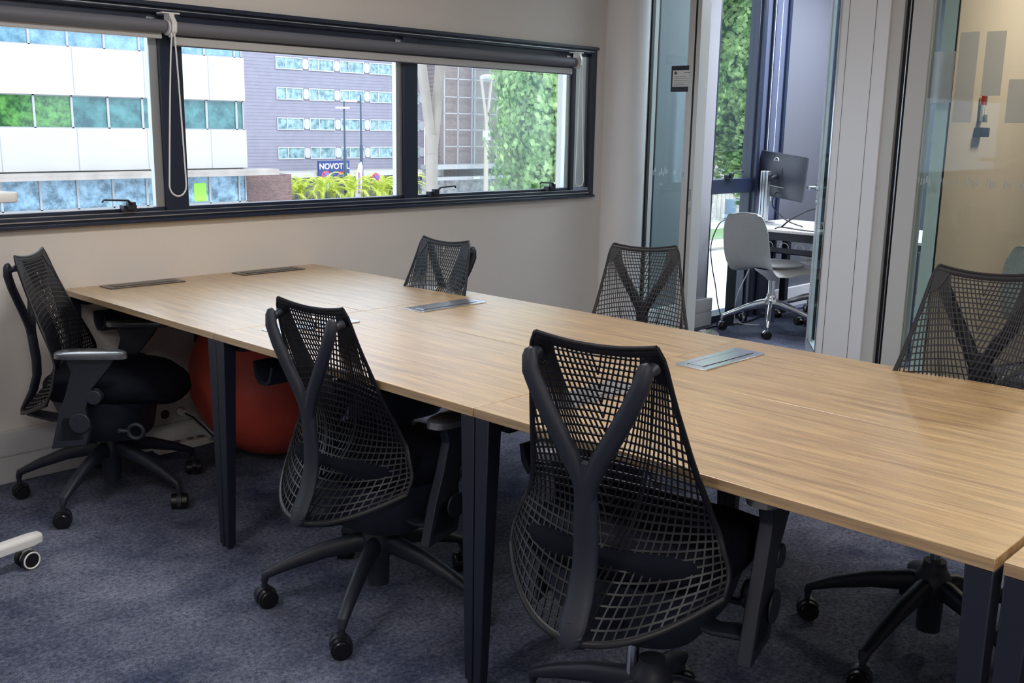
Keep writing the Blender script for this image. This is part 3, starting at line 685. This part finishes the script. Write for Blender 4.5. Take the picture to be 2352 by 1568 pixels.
office_chair(-.463, -1.83, .102, 0, R(142.5), 'black mesh office chair seen from behind, beside the red ball and second desk', G, (0, 0), .06)
office_chair(-.633, -.42, -.721, -.009, R(144.3), 'black mesh office chair at far left by the window wall, seen sideways', G)
office_chair(.33, -1.00, PI+.06, .01, R(-111.5), 'black mesh office chair facing us beyond the desks, against the window wall', G)
office_chair(.95, -1.68, PI+.53, -.004, R(20), 'black mesh office chair facing us beyond the desks in front of the round column', G)
office_chair(.445, -3.114, PI+.12, .10, R(102.5), 'black mesh office chair at the right edge, back rising over the near desk', G)

# ------------------------------------------------------------------ ball
b = thing('exercise_ball', 'large red exercise ball on the carpet under the far desks', 'ball', (.11, -.39, 0))
mb = MB(); prof_ = []
for i in range(49):
    a = PI*i/48; r = .35*math.sin(a); zz = .35-.35*math.cos(a); rr = r+(.0012 if i % 4 == 0 and 6 < i < 42 else 0); prof_.append((max(rr, .002), zz*.985))
mb.lathe(prof_, 64).build('ball_skin', RED, b); MB().cyl((0, 0, .688), (0, 0, .693), .012).build('plug', WHITE_PL, b)

# ------------------------------------------------------------------ wall socket box and cables under the far desk
t = thing('wall_socket', 'white double socket plate on the skirting duct under the far desk', 'socket', (-.20, -.036, .155))
MB().box(-.07, .10, -.008, 0, -.045, .045).build('plate', WHITE_TRIM, t, bevel=.003)
for x in (-.02, .05): MB().cyl((x, -.008, 0), (x, -.010, 0), .020, n=24).build('socket_well', PORT_D, t)
t = thing('plug', 'white plug in the wall socket with a dark lead', 'plug', (-.15, -.046, .155))
MB().cyl((0, 0, 0), (0, -.04, 0), .018, .013, n=16).build('plug_body', WHITE_PL, t)
MB().tube([(0, -.04, 0), (.03, -.06, -.02), (.08, -.07, -.08), (.13, -.08, -.145), (.2, -.1, -.149)], .004, 6).build('lead', RUBBER, t)
t = thing('power_strip', 'white power strip lying at the foot of the wall under the far desk', 'power strip', (-.17, -.085, .0))
MB().box(-.12, .12, -.03, .03, 0, .035).build('strip_body', WHITE_PL, t, bevel=.004)
f = MB()
for x in (-.08, -.02, .04, .09): f.cyl((x, 0, .035), (x, 0, .0365), .016, n=16)
f.build('outlets', PORT_D, t)
t = thing('cable_bundle', 'bundle of pale cables curving along the wall under the far desk', 'cable', (-.1, -.12, .01))
for k in range(5):
    o = .008*k; MB().tube([(0, o, .0), (.08, -.01+o, .002), (.16, .01+o, .03+.004*k), (.21+o, .03, .10), (.24+o, .05, .2), (.25+o, .06, .35), (.25+o, .06, .5)], .0035, 6).build('cable', WHITE_PL if k % 2 == 0 else PALE_ALU, t)

# ------------------------------------------------------------------ rolling stand at the left edge
hd_ = R(90-80); M_ = (-1.09, -.87)
t = thing('rolling_lectern', 'white rolling stand at the left edge, one caster foot and shelf corner showing', 'stand', (-1.09, -.868, 0), R(11))
f = MB(); f.loft([[(x, y, z) for y, z in ((-.022, .072), (.022, .072), (.024, .098), (.016, .108), (-.016, .108), (-.024, .098))] for x in (-.72, -.02)]+[[(.012, y*.8, .076+(z-.072)*.85) for y, z in ((-.022, .072), (.022, .072), (.024, .098), (.016, .108), (-.016, .108), (-.024, .098))]], True, False)
f.build('foot', WHITE_PL, t, bevel=.003)
for x in (-.035, -.68):
    c = MB(); c.cyl((x, -.026, .03), (x, -.008, .03), .03, n=26).cyl((x, .008, .03), (x, .026, .03), .03, n=26); co = c.build('caster', CASTER, t)
    MB().cyl((x, -.008, .03), (x, .008, .03), .022, n=20).box(x-.012, x+.012, -.008, .008, .03, .074).torus((x, -.026, .03), .026, .003, 'Y').torus((x, .026, .03), .026, .003, 'Y').build('caster_fork', WHITE_PL, co)
MB().box(-.40, -.34, -.02, .02, .1, 1.172).build('column', WHITE_PL, t, bevel=.004)
MB().prism([(-.72, -.2), (-.095, -.2), (-.077, -.185), (-.075, .18), (-.095, .2), (-.72, .2)], .028, Matrix.Translation((0, 0, 1.172))).build('tabletop', WHITE_PL, t, bevel=.003)
MB().cyl((-.13, -.12, 1.149), (-.13, -.12, 1.172), .012, n=16).build('knob', BLACK_PL, t)

# ------------------------------------------------------------------ pod furniture
t = thing('meeting_table', 'white table with black legs in the small glazed room', 'table', (4.55, -.78, 0))
MB().box(-.42, .42, -.72, .72, .712, .73).build('tabletop', WHITE_PL, t, bevel=.002)
MB().box(-.38, .38, -.66, -.63, .66, .712).box(-.38, .38, .63, .66, .66, .712).box(-.40, -.37, -.66, .66, .655, .712).box(.37, .40, -.66, .66, .655, .712).build('underframe', BLACK_ST, t)
for a in (-1, 1):
    for b_ in (-1, 1): MB().box(a*.385-.025, a*.385+.025, b_*.66-.025, b_*.66+.025, 0, .655).build('leg', BLACK_ST, t)
MB().box(-.36, -.30, -.3, .5, .56, .565).box(-.36, -.355, -.3, .5, .56, .60).box(-.36, -.355, -.26, -.25, .56, .66).box(-.36, -.355, .44, .45, .56, .66).build('cable_tray', BLACK_ST, t)
f = MB()
for k, y in enumerate(np.linspace(-.2, .4, 6)): f.torus((-.34, y, .60), .035, .003, 'X', 20, 6)
f.build('cable_loops', WHITE_PL, t)
# monitor
MX, MY, MZ = 4.60, -.204, 1.081
t = thing('computer_monitor', 'dark monitor seen from behind on a silver pole in the small room', 'monitor', (MX, MY, MZ), R(-18))
# local: back faces -X, width along Y
Mr = Matrix.Rotation(R(4.5), 4, 'X')
f = MB(); f.box(-.006, .014, -.27, .27, -.163, .163, Mr)
f.loft([[Mr @ Vector((x, y, z)) for y, z in ((-a, -b_), (a, -b_), (a, b_), (-a, b_))] for x, a, b_ in ((-.005, .262, .155), (-.022, .2, .12), (-.03, .12, .1))], True, False)
f.build('monitor_shell', MONITOR, t, bevel=.004)
MB().box(.014, .016, -.262, .262, -.152, .156, Mr).build('screen', simple('screen_glass', (.01, .01, .012), .1), t)
f = MB().torus((-.026, .02, .105), .024, .0035, 'X', 28, 8, Mr)
f.build('round_logo', WHITE_PL, t)
text_mesh('logo_letters', 'DELL', .0165, WHITE_PL, t, Mr @ Matrix.Translation((-.0265, .02, .105)) @ Matrix(((0, 0, -1, 0), (-1, 0, 0, 0), (0, 1, 0, 0), (0, 0, 0, 1))), True, 1.0, .001)
MB().box(-.034, -.03, -.06, .06, -.06, .06, Mr).build('mount_plate', MONITOR, t, bevel=.002)
f = MB().box(-.034, -.028, -.09, .09, -.082, -.076, Mr); f.build('port_ledge', PALE_ALU, t)
t = thing('monitor_arm', 'silver pole clamped to the white table holding the monitor', 'monitor arm', (4.50, -.15, .73))
MB().box(-.025, .025, -.03, .03, .012, .385).build('pole', SILVER, t, bevel=.006)
f = MB()
for y in (-.012, .012): f.box(-.0265, -.025, y-.002, y+.002, .012, .383)
f.build('pole_groove', SLOT, t)
MB().box(-.06, .06, -.07, .07, 0, .012).build('base_plate', SILVER, t, bevel=.002)
MB().cyl((.01, -.03, .33), (.065, -.05, .345), .018, n=16).box(-.018, .03, -.045, .02, .31, .355).build('pivot', BLACK_PL, t)
# cables on and below the table
def cable(label, pts, r=.0042, mat=RUBBER, name='cable'):
    o = MB().tube(pts, r, 8); o = o.build(name, mat); return tag(o, label, 'cable')
def cat(pts, n=8):
    P = [Vector(p_) for p_ in pts]; out = []
    for i in range(len(P)-1):
        a, b_, c, e = P[max(i-1, 0)], P[i], P[i+1], P[min(i+2, len(P)-1)]
        for k in range(n):
            u = k/n; out.append(.5*((2*b_)+(-a+c)*u+(2*a-5*b_+4*c-e)*u*u+(-a+3*b_-3*c+e)*u**3))
    return out+[P[-1]]
cable('black power lead arching over the white table to an upright plug', cat([(4.30, -.42, .735), (4.30, -.5, .80), (4.38, -.62, .87), (4.42, -.72, .86), (4.44, -.79, .80), (4.45, -.80, .735)]), .006)
cable('thin black lead lying in a loop across the white table', cat([(4.16, -.45, .735), (4.3, -.42, .735), (4.22, -.6, .735), (4.2, -.75, .735), (4.35, -.92, .735), (4.5, -.8, .735)]), .0042)
cable('black video lead dropping from the monitor to the table', cat([(4.58, -.2, .96), (4.54, -.2, .92), (4.52, -.22, .85), (4.36, -.42, .78), (4.42, -.52, .737)]), .0045)
cable('black lead hanging in a big loop beside the white chair', cat([(4.14, -.08, .78), (4.05, -.06, .74), (3.98, -.05, .60), (3.99, -.06, .45), (4.05, -.06, .3), (4.1, -.07, .12), (4.13, -.12, .006), (4.25, -.2, .006)]), .0042)
cable('black cable trailing over the carpet toward the round column', cat([(3.4, -.06, .006), (3.75, -.12, .006), (4.0, -.1, .006), (4.3, -.16, .006), (4.8, -.1, .006), (5.3, -.15, .006)]), .005)
cable('grey lead drooping from under the white table to the floor', cat([(4.4, -.2, .55), (4.3, -.18, .4), (4.22, -.14, .2), (4.2, -.16, .03), (4.3, -.3, .006)]), .004, PALE_ALU)
# shell chairs
def shell_chair(x, y, yaw, phase, label, first=None):
    if first is not None:
        return dup(first, (x, y, 0), yaw, label)
    t = thing('shell_chair', label, 'chair', (x, y, 0), yaw, 'white shell swivel chairs')
    prof_ = [(.235, .442), (.22, .458), (.12, .462), (0, .455), (-.10, .452), (-.165, .475), (-.205, .54), (-.225, .63), (-.24, .74), (-.25, .83), (-.252, .845)]
    hw = [.19, .215, .225, .225, .222, .222, .225, .225, .215, .17, .12]
    P = cat([(a, 0, b_) for a, b_ in prof_], 3); H = np.interp(np.linspace(0, 1, len(P)), np.linspace(0, 1, len(hw)), hw)
    def grid(off):
        rows_ = []
        for i, p_ in enumerate(P):
            tn = (P[min(i+1, len(P)-1)]-P[max(i-1, 0)]).normalized(); nn = Vector((tn.z, 0, -tn.x)); 
            k = i/(len(P)-1); row = []
            for j in range(17):
                s = -1+2*j/16; cup = (.045 if k < .45 else .06)*abs(s)**2.6*(1-.6*(abs(k-.45) < .0))
                up_ = nn*(-1)
                row.append(p_+Vector((0, s*H[i], 0))+up_*(cup)+nn*off)
            rows_.append(row)
        return rows_
    A, B = grid(0), grid(.009); vs = [v for r_ in A for v in r_]; n0 = len(vs); vs += [v for r_ in B for v in r_]; fs = []
    nr, nc = len(A), 17
    for i in range(nr-1):
        for j in range(nc-1):
            a = i*nc+j; fs.append((a, a+nc, a+nc+1, a+1)); fs.append((n0+a, n0+a+1, n0+a+nc+1, n0+a+nc))
    for i in range(nr-1):
        a = i*nc; fs.append((a, n0+a, n0+a+nc, a+nc)); a = i*nc+nc-1; fs.append((a, a+nc, n0+a+nc, n0+a))
    for j in range(nc-1):
        fs.append((j, j+1, n0+j+1, n0+j)); a = (nr-1)*nc+j; fs.append((a, n0+a, n0+a+1, a+1))
    MB().add(vs, fs, True).build('shell', SHELLP, t, subsurf=1)
    MB().loft([rrect(.03, 0, .17, .17, .468, e=.45), rrect(.03, 0, .19, .19, .482, e=.45), rrect(.03, 0, .15, .15, .495, e=.45)], True).build('seat_pad', simple('pad_white', (.6, .6, .6), .7), t)
    MB().lathe([(.03, .36), (.05, .38), (.12, .43), (.13, .446)], 24).build('seat_mount', WHITE_PL, t)
    MB().cyl((0, 0, .24), (0, 0, .38), .024, n=20).build('column', CHROME, t)
    base_meshes(t, .345, phase, (CHROME, CHROME, CASTER), .75)
    return t
def shellp():
    m_, n, b = newmat('dotted_white_shell'); b.inputs['Base Color'].default_value = (.6, .6, .58, 1); b.inputs['Roughness'].default_value = .45
    tc = N(n, 'ShaderNodeTexCoord'); vo = N(n, 'ShaderNodeTexVoronoi', Scale=95.0); vo.inputs['Randomness'].default_value = .0
    mp = N(n, 'ShaderNodeMapping'); mp.inputs['Rotation'].default_value = (R(45), 0, 0); mp.inputs['Scale'].default_value = (.01, 1, 1)
    n.links.new(tc.outputs['Object'], mp.inputs[0]); n.links.new(mp.outputs[0], vo.inputs['Vector'])
    rp = N(n, 'ShaderNodeMapRange'); rp.inputs[1].default_value = .1; rp.inputs[2].default_value = .45; rp.inputs[3].default_value = 0; rp.inputs[4].default_value = 1; n.links.new(vo.outputs[0], rp.inputs[0])
    bp = N(n, 'ShaderNodeBump', Strength=1.0, Distance=.004); n.links.new(rp.outputs[0], bp.inputs['Height']); n.links.new(bp.outputs[0], b.inputs['Normal']); return m_
SHELLP = shellp()
s0 = shell_chair(4.22, -.42, R(-14), R(150), 'white dotted shell swivel chair seen from behind at the white table')
shell_chair(4.88, -.50, PI+.1, 0, 'white shell swivel chair on the far side of the white table, half behind the door', s0)
shell_chair(3.73, -2.44, R(0), 0, 'white shell chair behind the glass at the right edge of the picture', s0)

# ------------------------------------------------------------------ outside
GZ = -5.8
g = MB().box(-60, 160, .6, 160, GZ-.2, GZ).build('ground', ASPH); struct(g)
# white office block
wb = thing('office_building', 'white panelled office block across the street with teal window bands', 'building', (0, 45, 0))
XR = 27.7
f = MB().box(-25, XR, .25, 16, GZ, 18)
for (z0, z1) in ((2.52, 4.72), (-.98, 1.0), (5.55, 8.2)): f.box(-25, XR, -.1, .25, z0, z1)
f.box(-25, XR, -.05, .25, GZ, -2.82)
f.build('facade', FACW, wb, bevel=0)
JM = simple('panel_joint', (.25, .24, .26), .8)
f = MB()
for x in np.arange(1.1, XR, 3.5):
    for (z0, z1) in ((2.52, 4.72), (-.98, 1.0), (5.55, 8.2)): f.box(x-.02, x+.02, -.106, -.09, z0, z1)
f.build('panel_joints', JM, wb)
f = MB().box(-25, XR+1.4, -1.0, .2, -1.32, -1.05).box(-25, XR+1.4, -1.02, -.9, -1.36, -1.2); f.build('canopy', CONC, wb)
TEAL = panemat('teal_glass', (.01, .055, .06), (.05, .16, .16), 1.0); TEALG = panemat('tree_reflection_tint', (.01, .05, .015), (.08, .22, .05), 2.5); TEALB = panemat('bluish_shop_glass', (.03, .08, .12), (.22, .36, .48), 1.5)  # the green panes have reflected trees painted into their colour
BLUEG = panemat('blue_glass', (.06, .14, .2), (.2, .34, .45), .7)
for row, (z0, z1, mt) in enumerate(((4.72, 5.55, BLUEG), (1.0, 2.52, TEAL), (-2.82, -1.32, TEALB))):
    x = XR-.35; first = True; k = 0
    while x > -3:
        wd = 1.75 if not first else .45; a = XR-.45 if first else x-1.75; b_ = XR-.03 if first else x
        if first: x = a
        fr = MB(); ft = .05; fr.box(a, b_, .05, .2, z0, z0+ft).box(a, b_, .05, .2, z1-ft, z1).box(a, a+ft, .05, .2, z0, z1).box(b_-ft, b_, .05, .2, z0, z1)
        fo = fr.build('window', FRAME_W, wb)
        MB().box(a+ft, b_-ft, .12, .16, z0+ft, z1-ft).build('pane', TEALG if (row == 1 and x < 19.2) else mt, fo)
        if not first: x = a
        first = False; k += 1
# lime panel and pale blind behind ground floor glazing
MB().box(24.6, 25.3, .10, .119, -2.7, -1.75).build('lime_poster', simple('lime_green', (.25, .7, .05), .5), wb)
# brick base next to the block
t = thing('brick_wall', 'low dark brick wall between the white block and the hotel', 'wall', (29.0, 46, GZ))
MB().box(-1.3, 2.2, 0, 12, 0, 4.35).build('brickwork', brickmat('dark_brick', (.09, .05, .05), (.14, .08, .075), (.22, .18, .18), 3), t)
# hotel
ht = thing('hotel_building', 'grey clad hotel with rows of curtained windows', 'building', (0, 78, 0))
MB().box(38, 69.05, 0, 18, GZ, 24).build('facade', FACG, ht)
CURT = panemat('curtained_glass', (.06, .13, .15), (.28, .42, .46), 1.2)
PANW = simple('white_rounded_panel', (0.371, 0.371, 0.394), .5)
f = MB()
for k in range(60):
    z = GZ+.3*k
    if z < 10.8: f.box(48, 69, -.012, 0, z, z+.012)
f.build('cladding_joints', simple('cladding_joint', (0.139, 0.133, 0.174), .8), ht)
for z0 in (6.33, 3.61, .88, -1.80):
    for k in range(7):
        x0 = 51.25+3.57*k; x1 = x0+2.72; z1 = z0+.93
        if x0 > 66: continue
        fr = MB().box(x0-.08, x1+.08, -.1, 0, z0-.1, z0).box(x0-.08, x1+.08, -.1, 0, z1, z1+.1).box(x0-.08, x0, -.1, 0, z0, z1).box(x1, x1+.08, -.1, 0, z0, z1).box(x0+.95, x0+1.05, -.1, 0, z0, z1)
        fo = fr.build('window', PANW, ht)
        MB().box(x0, x1, -.03, -.01, z0, z1).build('pane', CURT, fo)
        rr = rrect(x1+.43, 0, .32, .47, 0, 6, .3); MB().loft([[(x, -.02, z0+.465+y) for x, y, _ in rr], [(x, -.1, z0+.465+y) for x, y, _ in rr]], True, False).build('rounded_panel', PANW, ht)
MB().box(46, 66, -3.2, 0, -3.45, -2.98).build('entrance_canopy', FACW, ht)
MB().box(47, 66, -.3, 0, GZ, -3.45).build('ground_floor_glazing', panemat('dim_glazing', (.04, .04, .05), (.16, .15, .15), 1), ht)
SH = simple('sign_lettering_white', (0.522, 0.522, 0.534), .5); NAVY = simple('navy_sign', (.012, .03, .14), .5); REDL = simple('sign_red', (.7, .05, .06), .5)
t = thing('hotel_sign', 'navy hotel sign with white letters above the palms', 'sign', (54.95, 74.6, -3.0))
MB().box(-1.75, 1.75, -.1, .1, -.35, 1.06).build('sign_board', NAVY, t)
Mt = Matrix.Rotation(PI/2, 4, 'X')
text_mesh('sign_letters', 'NOVOTEL', .74, SH, t, Matrix.Translation((0, -.13, .52)) @ Mt, True, 1.0, .02)
text_mesh('sign_letters_small', 'HOTEL', .36, REDL, t, Matrix.Translation((.95, -.13, -.1)) @ Mt, True, 1.0, .02)
# brick and glass building on the right
bb = thing('brick_building', 'brown brick building behind a white glazing grid', 'building', (69.1, 75, 0))
MB().box(0, 30, .5, 2.9, GZ, 24).build('facade', brickmat('brown_brick', (.15, .115, .115), (.19, .15, .145), (.2, .18, .18), 1.2), bb)
f = MB()
for x in (0, 1.9, 3.9, 4.3, 7.6, 11): f.box(x-.06, x+.06, -.1, .0, -2.5, 24)
for z in (6.1, 4.3, 2.65, 1.0, -.7): f.box(0, 30, -.1, .0, z-.045, z+.045)
f.box(-3, 30, -1.4, .2, -2.95, -2.5).box(-3, 30, -1.6, .2, -4.05, -3.72)
f.build('glazing_grid', FRAME_W, bb)
MB().box(-3, 0, 0, .3, GZ, -2.9).box(0, 30, .1, .4, GZ, -4.0).build('shop_front', panemat('grey_shop_glass', (.12, .12, .13), (.4, .4, .4), 1.5), bb)
f = MB().box(2.7, 3.6, -1.65, -1.6, -4.0, -3.75).box(8.1, 8.9, -1.65, -1.6, -4.0, -3.75); f.build('small_sign', SH, bb)
# V shaped concrete column
t = thing('concrete_column', 'tall forked concrete column outside the right window pane', 'column', (20.75, 22, GZ))
f = MB(); f.tube([(.0, 0, 0), (0, 0, 4.5), (0, 0, 6.3), (.01, 0, 6.9)], [(.2, .2), (.2, .2), (.21, .2), (.22, .2)], 20)
f.tube([(.03, 0, 6.0), (-.05, 0, 6.9), (-.42, 0, 9.0), (-1.15, 0, 12.5)], [(.15, .15), (.17, .17), (.17, .17), (.15, .15)], 18)
f.tube([(0, 0, 6.0), (.12, 0, 6.9), (.36, 0, 9.0), (.72, 0, 12.5)], [(.15, .15), (.17, .17), (.17, .17), (.15, .15)], 18)
f.build('shaft', CONC, t); MB().torus((0, 0, 6.28), .205, .008, 'Z').build('joint_ring', JM, t)
# forked lamp
WL = simple('pale_pole_paint', (0.464, 0.383, 0.336), .6)
t = thing('forked_lamp_post', 'pinkish forked lamp post with round head beside the tree', 'street lamp', (31.15, 30, GZ))
f = MB().cyl((0, 0, 0), (0, 0, 7.2), .12, .1, n=14).tube([(0, 0, 7.1), (-.1, 0, 7.9), (-.38, 0, 9.35)], .06, 10).tube([(0, 0, 7.1), (.1, 0, 7.9), (.3, 0, 9.4)], .06, 10)
f.build('pole', WL, t); MB().sphere((.05, 0, 9.42), .34, 18, 10, (1, 1, .3)).box(-.4, .3, -.05, .05, 9.3, 9.42).build('lamp_head', SH, t); MB().cyl((0, 0, 6.6), (0, 0, 7.0), .2, .16, n=14).build('floodlight', SH, t)
POLE = simple('dark_pole_paint', (.04, .06, .1), .5)
def lamp(x, y, ztop, sx, label):
    t = thing('street_lamp', label, 'street lamp', (x, y, GZ)); h = ztop-GZ
    MB().cyl((0, 0, 0), (0, 0, h*.62), .13, .12, n=12).cyl((0, 0, h*.62), (0, 0, h), .075, .06, n=12).build('pole', POLE, t)
    MB().tube([(0, 0, h-.5), (sx*.9, 0, h-.42)], .05, 8).build('arm', POLE, t); MB().box(sx*.9-.5, sx*.9+.5, -.15, .15, h-.5, h-.38).build('lamp_head', SH, t)
lamp(41.7, 55, 2.95, -.15, 'shorter dark street lamp post left of the taller one'); lamp(43.15, 55, 3.45, -1, 'taller dark street lamp post before the hotel with head turned left')
lamp(32.3, 29, 2.5, .4, 'slim dark street lamp post in front of the tree at the right pane')
# parking signs, banner
for (x, z, lab) in ((39.75, -2.12, 'round no parking sign left of the hotel sign post'), (44.1, -2.35, 'round no parking sign in front of the hotel at right')):
    t = thing('parking_sign', lab, 'sign', (x, 54.6, GZ))
    MB().cyl((0, 0, 0), (0, 0, z-GZ), .05, n=10).build('post', POLE, t)
    MB().cyl((0, 0, z-GZ), (0, -.04, z-GZ), .34, n=32).build('red_disc', REDL, t); 
    MB().cyl((0, -.04, z-GZ), (0, -.06, z-GZ), .25, n=32).build('blue_disc', simple('sign_blue', (.08, .12, .5), .5), t)
    MB().tube([(-.23, -.07, z-GZ+.23), (.23, -.07, z-GZ-.23)], .04, 4).build('red_bar', REDL, t)
    MB().box(-.24, .24, -.04, 0, z-GZ-.9, z-GZ-.5).build('white_plate', SH, t)
t = thing('feather_banner', 'pale purple feather banner beside the hotel lamp posts', 'banner', (42.3, 54.2, GZ))
MB().cyl((-.35, 0, 0), (-.35, 0, 3.0), .04, n=8).build('post', SH, t)
Mb = Matrix(((1, 0, 0, 0), (0, 0, 1, 0), (0, 1, 0, 0), (0, 0, 0, 1)))
MB().prism([(-.3, 1.6), (.12, 1.6), (.2, 2.6), (.34, 4.3), (.22, 4.62), (-.02, 4.45), (-.22, 3.7), (-.3, 2.6)], .02, Mb).build('flag', simple('lilac_flag', (.62, .55, .72), .7), t)
MB().box(-.08, .1, -.02, 0, 2.4, 3.9).build('flag_print', simple('flag_purple', (.3, .15, .4), .7), t)
# planter and palms
t = thing('planter', 'long white planter box under the palms', 'planter', (42, 54.5, GZ))
MB().box(-6.6, 6.0, -.8, 1.4, 0, 2.05).build('planter_box', simple('planter_paint', (0.406, 0.406, 0.394), .7), t)
MB().box(-6.4, 5.8, -.7, 1.3, 2.05, 2.1).build('soil', simple('soil', (.05, .035, .02), .9), t)
PALM = leafmat('palm_leaf', (0.325, 0.418, 0.035), (0.673, 0.719, 0.139))
def palm_mesh(seed):
    r = random.Random(seed); mb = MB(); mb.tube([(0, 0, 0), (0, 0, .35)], .16, 10)
    for i in range(20):
        az = 2*PI*i/20*3.7+r.uniform(-.3, .3); el = r.uniform(.25, 1.35); Ln = r.uniform(1.3, 1.9); P = []
        x = 0; z = .3; e = el
        for k in range(9):
            P.append(Vector((x*math.cos(az), x*math.sin(az), z))); x += Ln/8*math.cos(e); z += Ln/8*math.sin(e); e -= .17+.06*k*.35
        vs = []; fs = []
        sdv = Vector((-math.sin(az), math.cos(az), 0))
        for k in range(1, 9):
            for sgn in (-1, 1):
                for q in (0, .5):
                    b_ = P[k-1].lerp(P[k], q) if q else P[k-1]; wl = .30*math.sin(PI*min(1, (k+q)/9.3)**.7)+.04
                    tip = b_+sdv*sgn*wl+(P[k]-P[k-1])*1.6+Vector((0, 0, -.06)); n0 = len(vs)
                    vs += [b_, b_+(P[k]-P[k-1])*.28, tip]; fs.append((n0, n0+1, n0+2))
        mb.add(vs, fs, False); mb.tube(P, .012, 4)
    return mb
PX = [36.4, 37.75, 39.1, 40.4, 41.6, 42.8, 44.0, 45.2, 46.6]
pm = [palm_mesh(i).build('palm_fronds', PALM) for i in range(3)]
side = ['leftmost palm in the planter, beside the brick wall', 'second palm from the left in the planter', 'palm below the left no parking sign', 'palm below the hotel sign letters', 'palm at the foot of the shorter street lamp', 'palm between the two street lamps and the banner', 'palm below the right no parking sign', 'palm in the planter left of the window mullion', 'rightmost palm of the planter, half behind the window mullion']
for i, x in enumerate(PX):
    o = pm[i % 3] if i < 3 else pm[i % 3].copy()
    if i >= 3: COL.objects.link(o)
    o.name = 'palm'; o.location = (x, 54.2+.5*(i % 2), GZ+2.08); o.rotation_euler = (0, 0, i*1.3); o.scale = (1.15, 1.15, 1.35+.12*((i*7) % 3-1)); tag(o, 'yellow green '+side[i], 'palm', 'palms in the long planter')
# trees
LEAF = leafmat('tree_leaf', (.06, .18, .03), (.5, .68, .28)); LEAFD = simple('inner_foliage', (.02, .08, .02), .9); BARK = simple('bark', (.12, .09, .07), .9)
def crown(n, rx, ry, rz, size, seed):
    g = np.random.default_rng(seed); u = g.normal(size=(n, 3)); u /= np.linalg.norm(u, axis=1)[:, None]
    # lumpy radius
    lump = 1+.10*np.sin(u[:, 0]*7+seed)*np.cos(u[:, 2]*9)+.08*np.sin(u[:, 1]*13+u[:, 2]*11)
    rad = (g.uniform(.80, 1.03, n))*lump; c = u*rad[:, None]*np.array([rx, ry, rz])
    a = g.normal(size=(n, 3)); a /= np.linalg.norm(a, axis=1)[:, None]; b_ = np.cross(a, u+g.normal(size=(n, 3))*.4); b_ /= np.linalg.norm(b_, axis=1)[:, None]+1e-9
    a = np.cross(b_, u); a /= np.linalg.norm(a, axis=1)[:, None]+1e-9; a[:, 2] -= .2; s = size*g.uniform(.6, 1.3, n)[:, None]
    V = np.stack([c-a*s, c+b_*s*.7, c+a*s, c-b_*s*.7], 1).reshape(-1, 3); Fc = np.arange(4*n).reshape(n, 4)
    me = bpy.data.meshes.new('leaves'); me.from_pydata(V.tolist(), [], Fc.tolist()); me.materials.append(LEAF); return me
def tree(x, y, zc2, rx, ry, rz, n, seed, label, size=.10):
    t = thing('tree', label, 'tree', (x, y, GZ))
    o = bpy.data.objects.new('leaves', crown(n, rx, ry, rz, size, seed)); COL.objects.link(o); o.parent = t; o.location = (0, 0, zc2-GZ)
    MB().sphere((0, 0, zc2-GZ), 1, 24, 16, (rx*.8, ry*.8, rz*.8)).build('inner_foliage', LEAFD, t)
    MB().tube([(0, 0, 0), (.1, 0, 2), (0, 0, zc2-GZ-rz*.5)], [(.22, .22), (.16, .16), (.12, .12)], 10).build('trunk', BARK, t)
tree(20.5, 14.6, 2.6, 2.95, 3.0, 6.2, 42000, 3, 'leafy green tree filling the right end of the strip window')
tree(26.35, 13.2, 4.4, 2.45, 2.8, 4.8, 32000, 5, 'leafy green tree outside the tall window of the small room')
# behind the lower pane of the tall window: hut, bin, lawn, kerb
t = thing('wooden_hut', 'pale timber hut wall beyond the street, seen through the lower pane', 'hut', (66, 41, GZ))
MB().box(-6, 20, 0, 3, 0, 7.5).build('timber_wall', simple('pale_timber', (.5, .46, .4), .8, var=.2, vscale=2), t)
f = MB()
for x in np.arange(-6, 20, .6): f.box(x-.02, x+.02, -.02, 0, 0, 7.5)
f.build('board_gaps', JM, t); MB().box(6.2, 7.8, -.05, .0, 3.4, 6.6).build('window', TEAL, t)
tag(MB().cyl((0, 0, 0), (0, 0, 1.9), .42, .46, n=16).build('litter_bin', simple('bin_blue', (.05, .12, .22), .5), loc=(67.6, 39.6, GZ)), 'dark blue litter bin on the pavement in front of the timber hut', 'bin')
struct(MB().box(52, 95, 33.5, 37.5, GZ, GZ+.04).build('ground_lawn', GRASS)); struct(MB().box(40, 95, 30.0, 30.4, GZ, GZ+.12).build('ground_kerb', CONC))
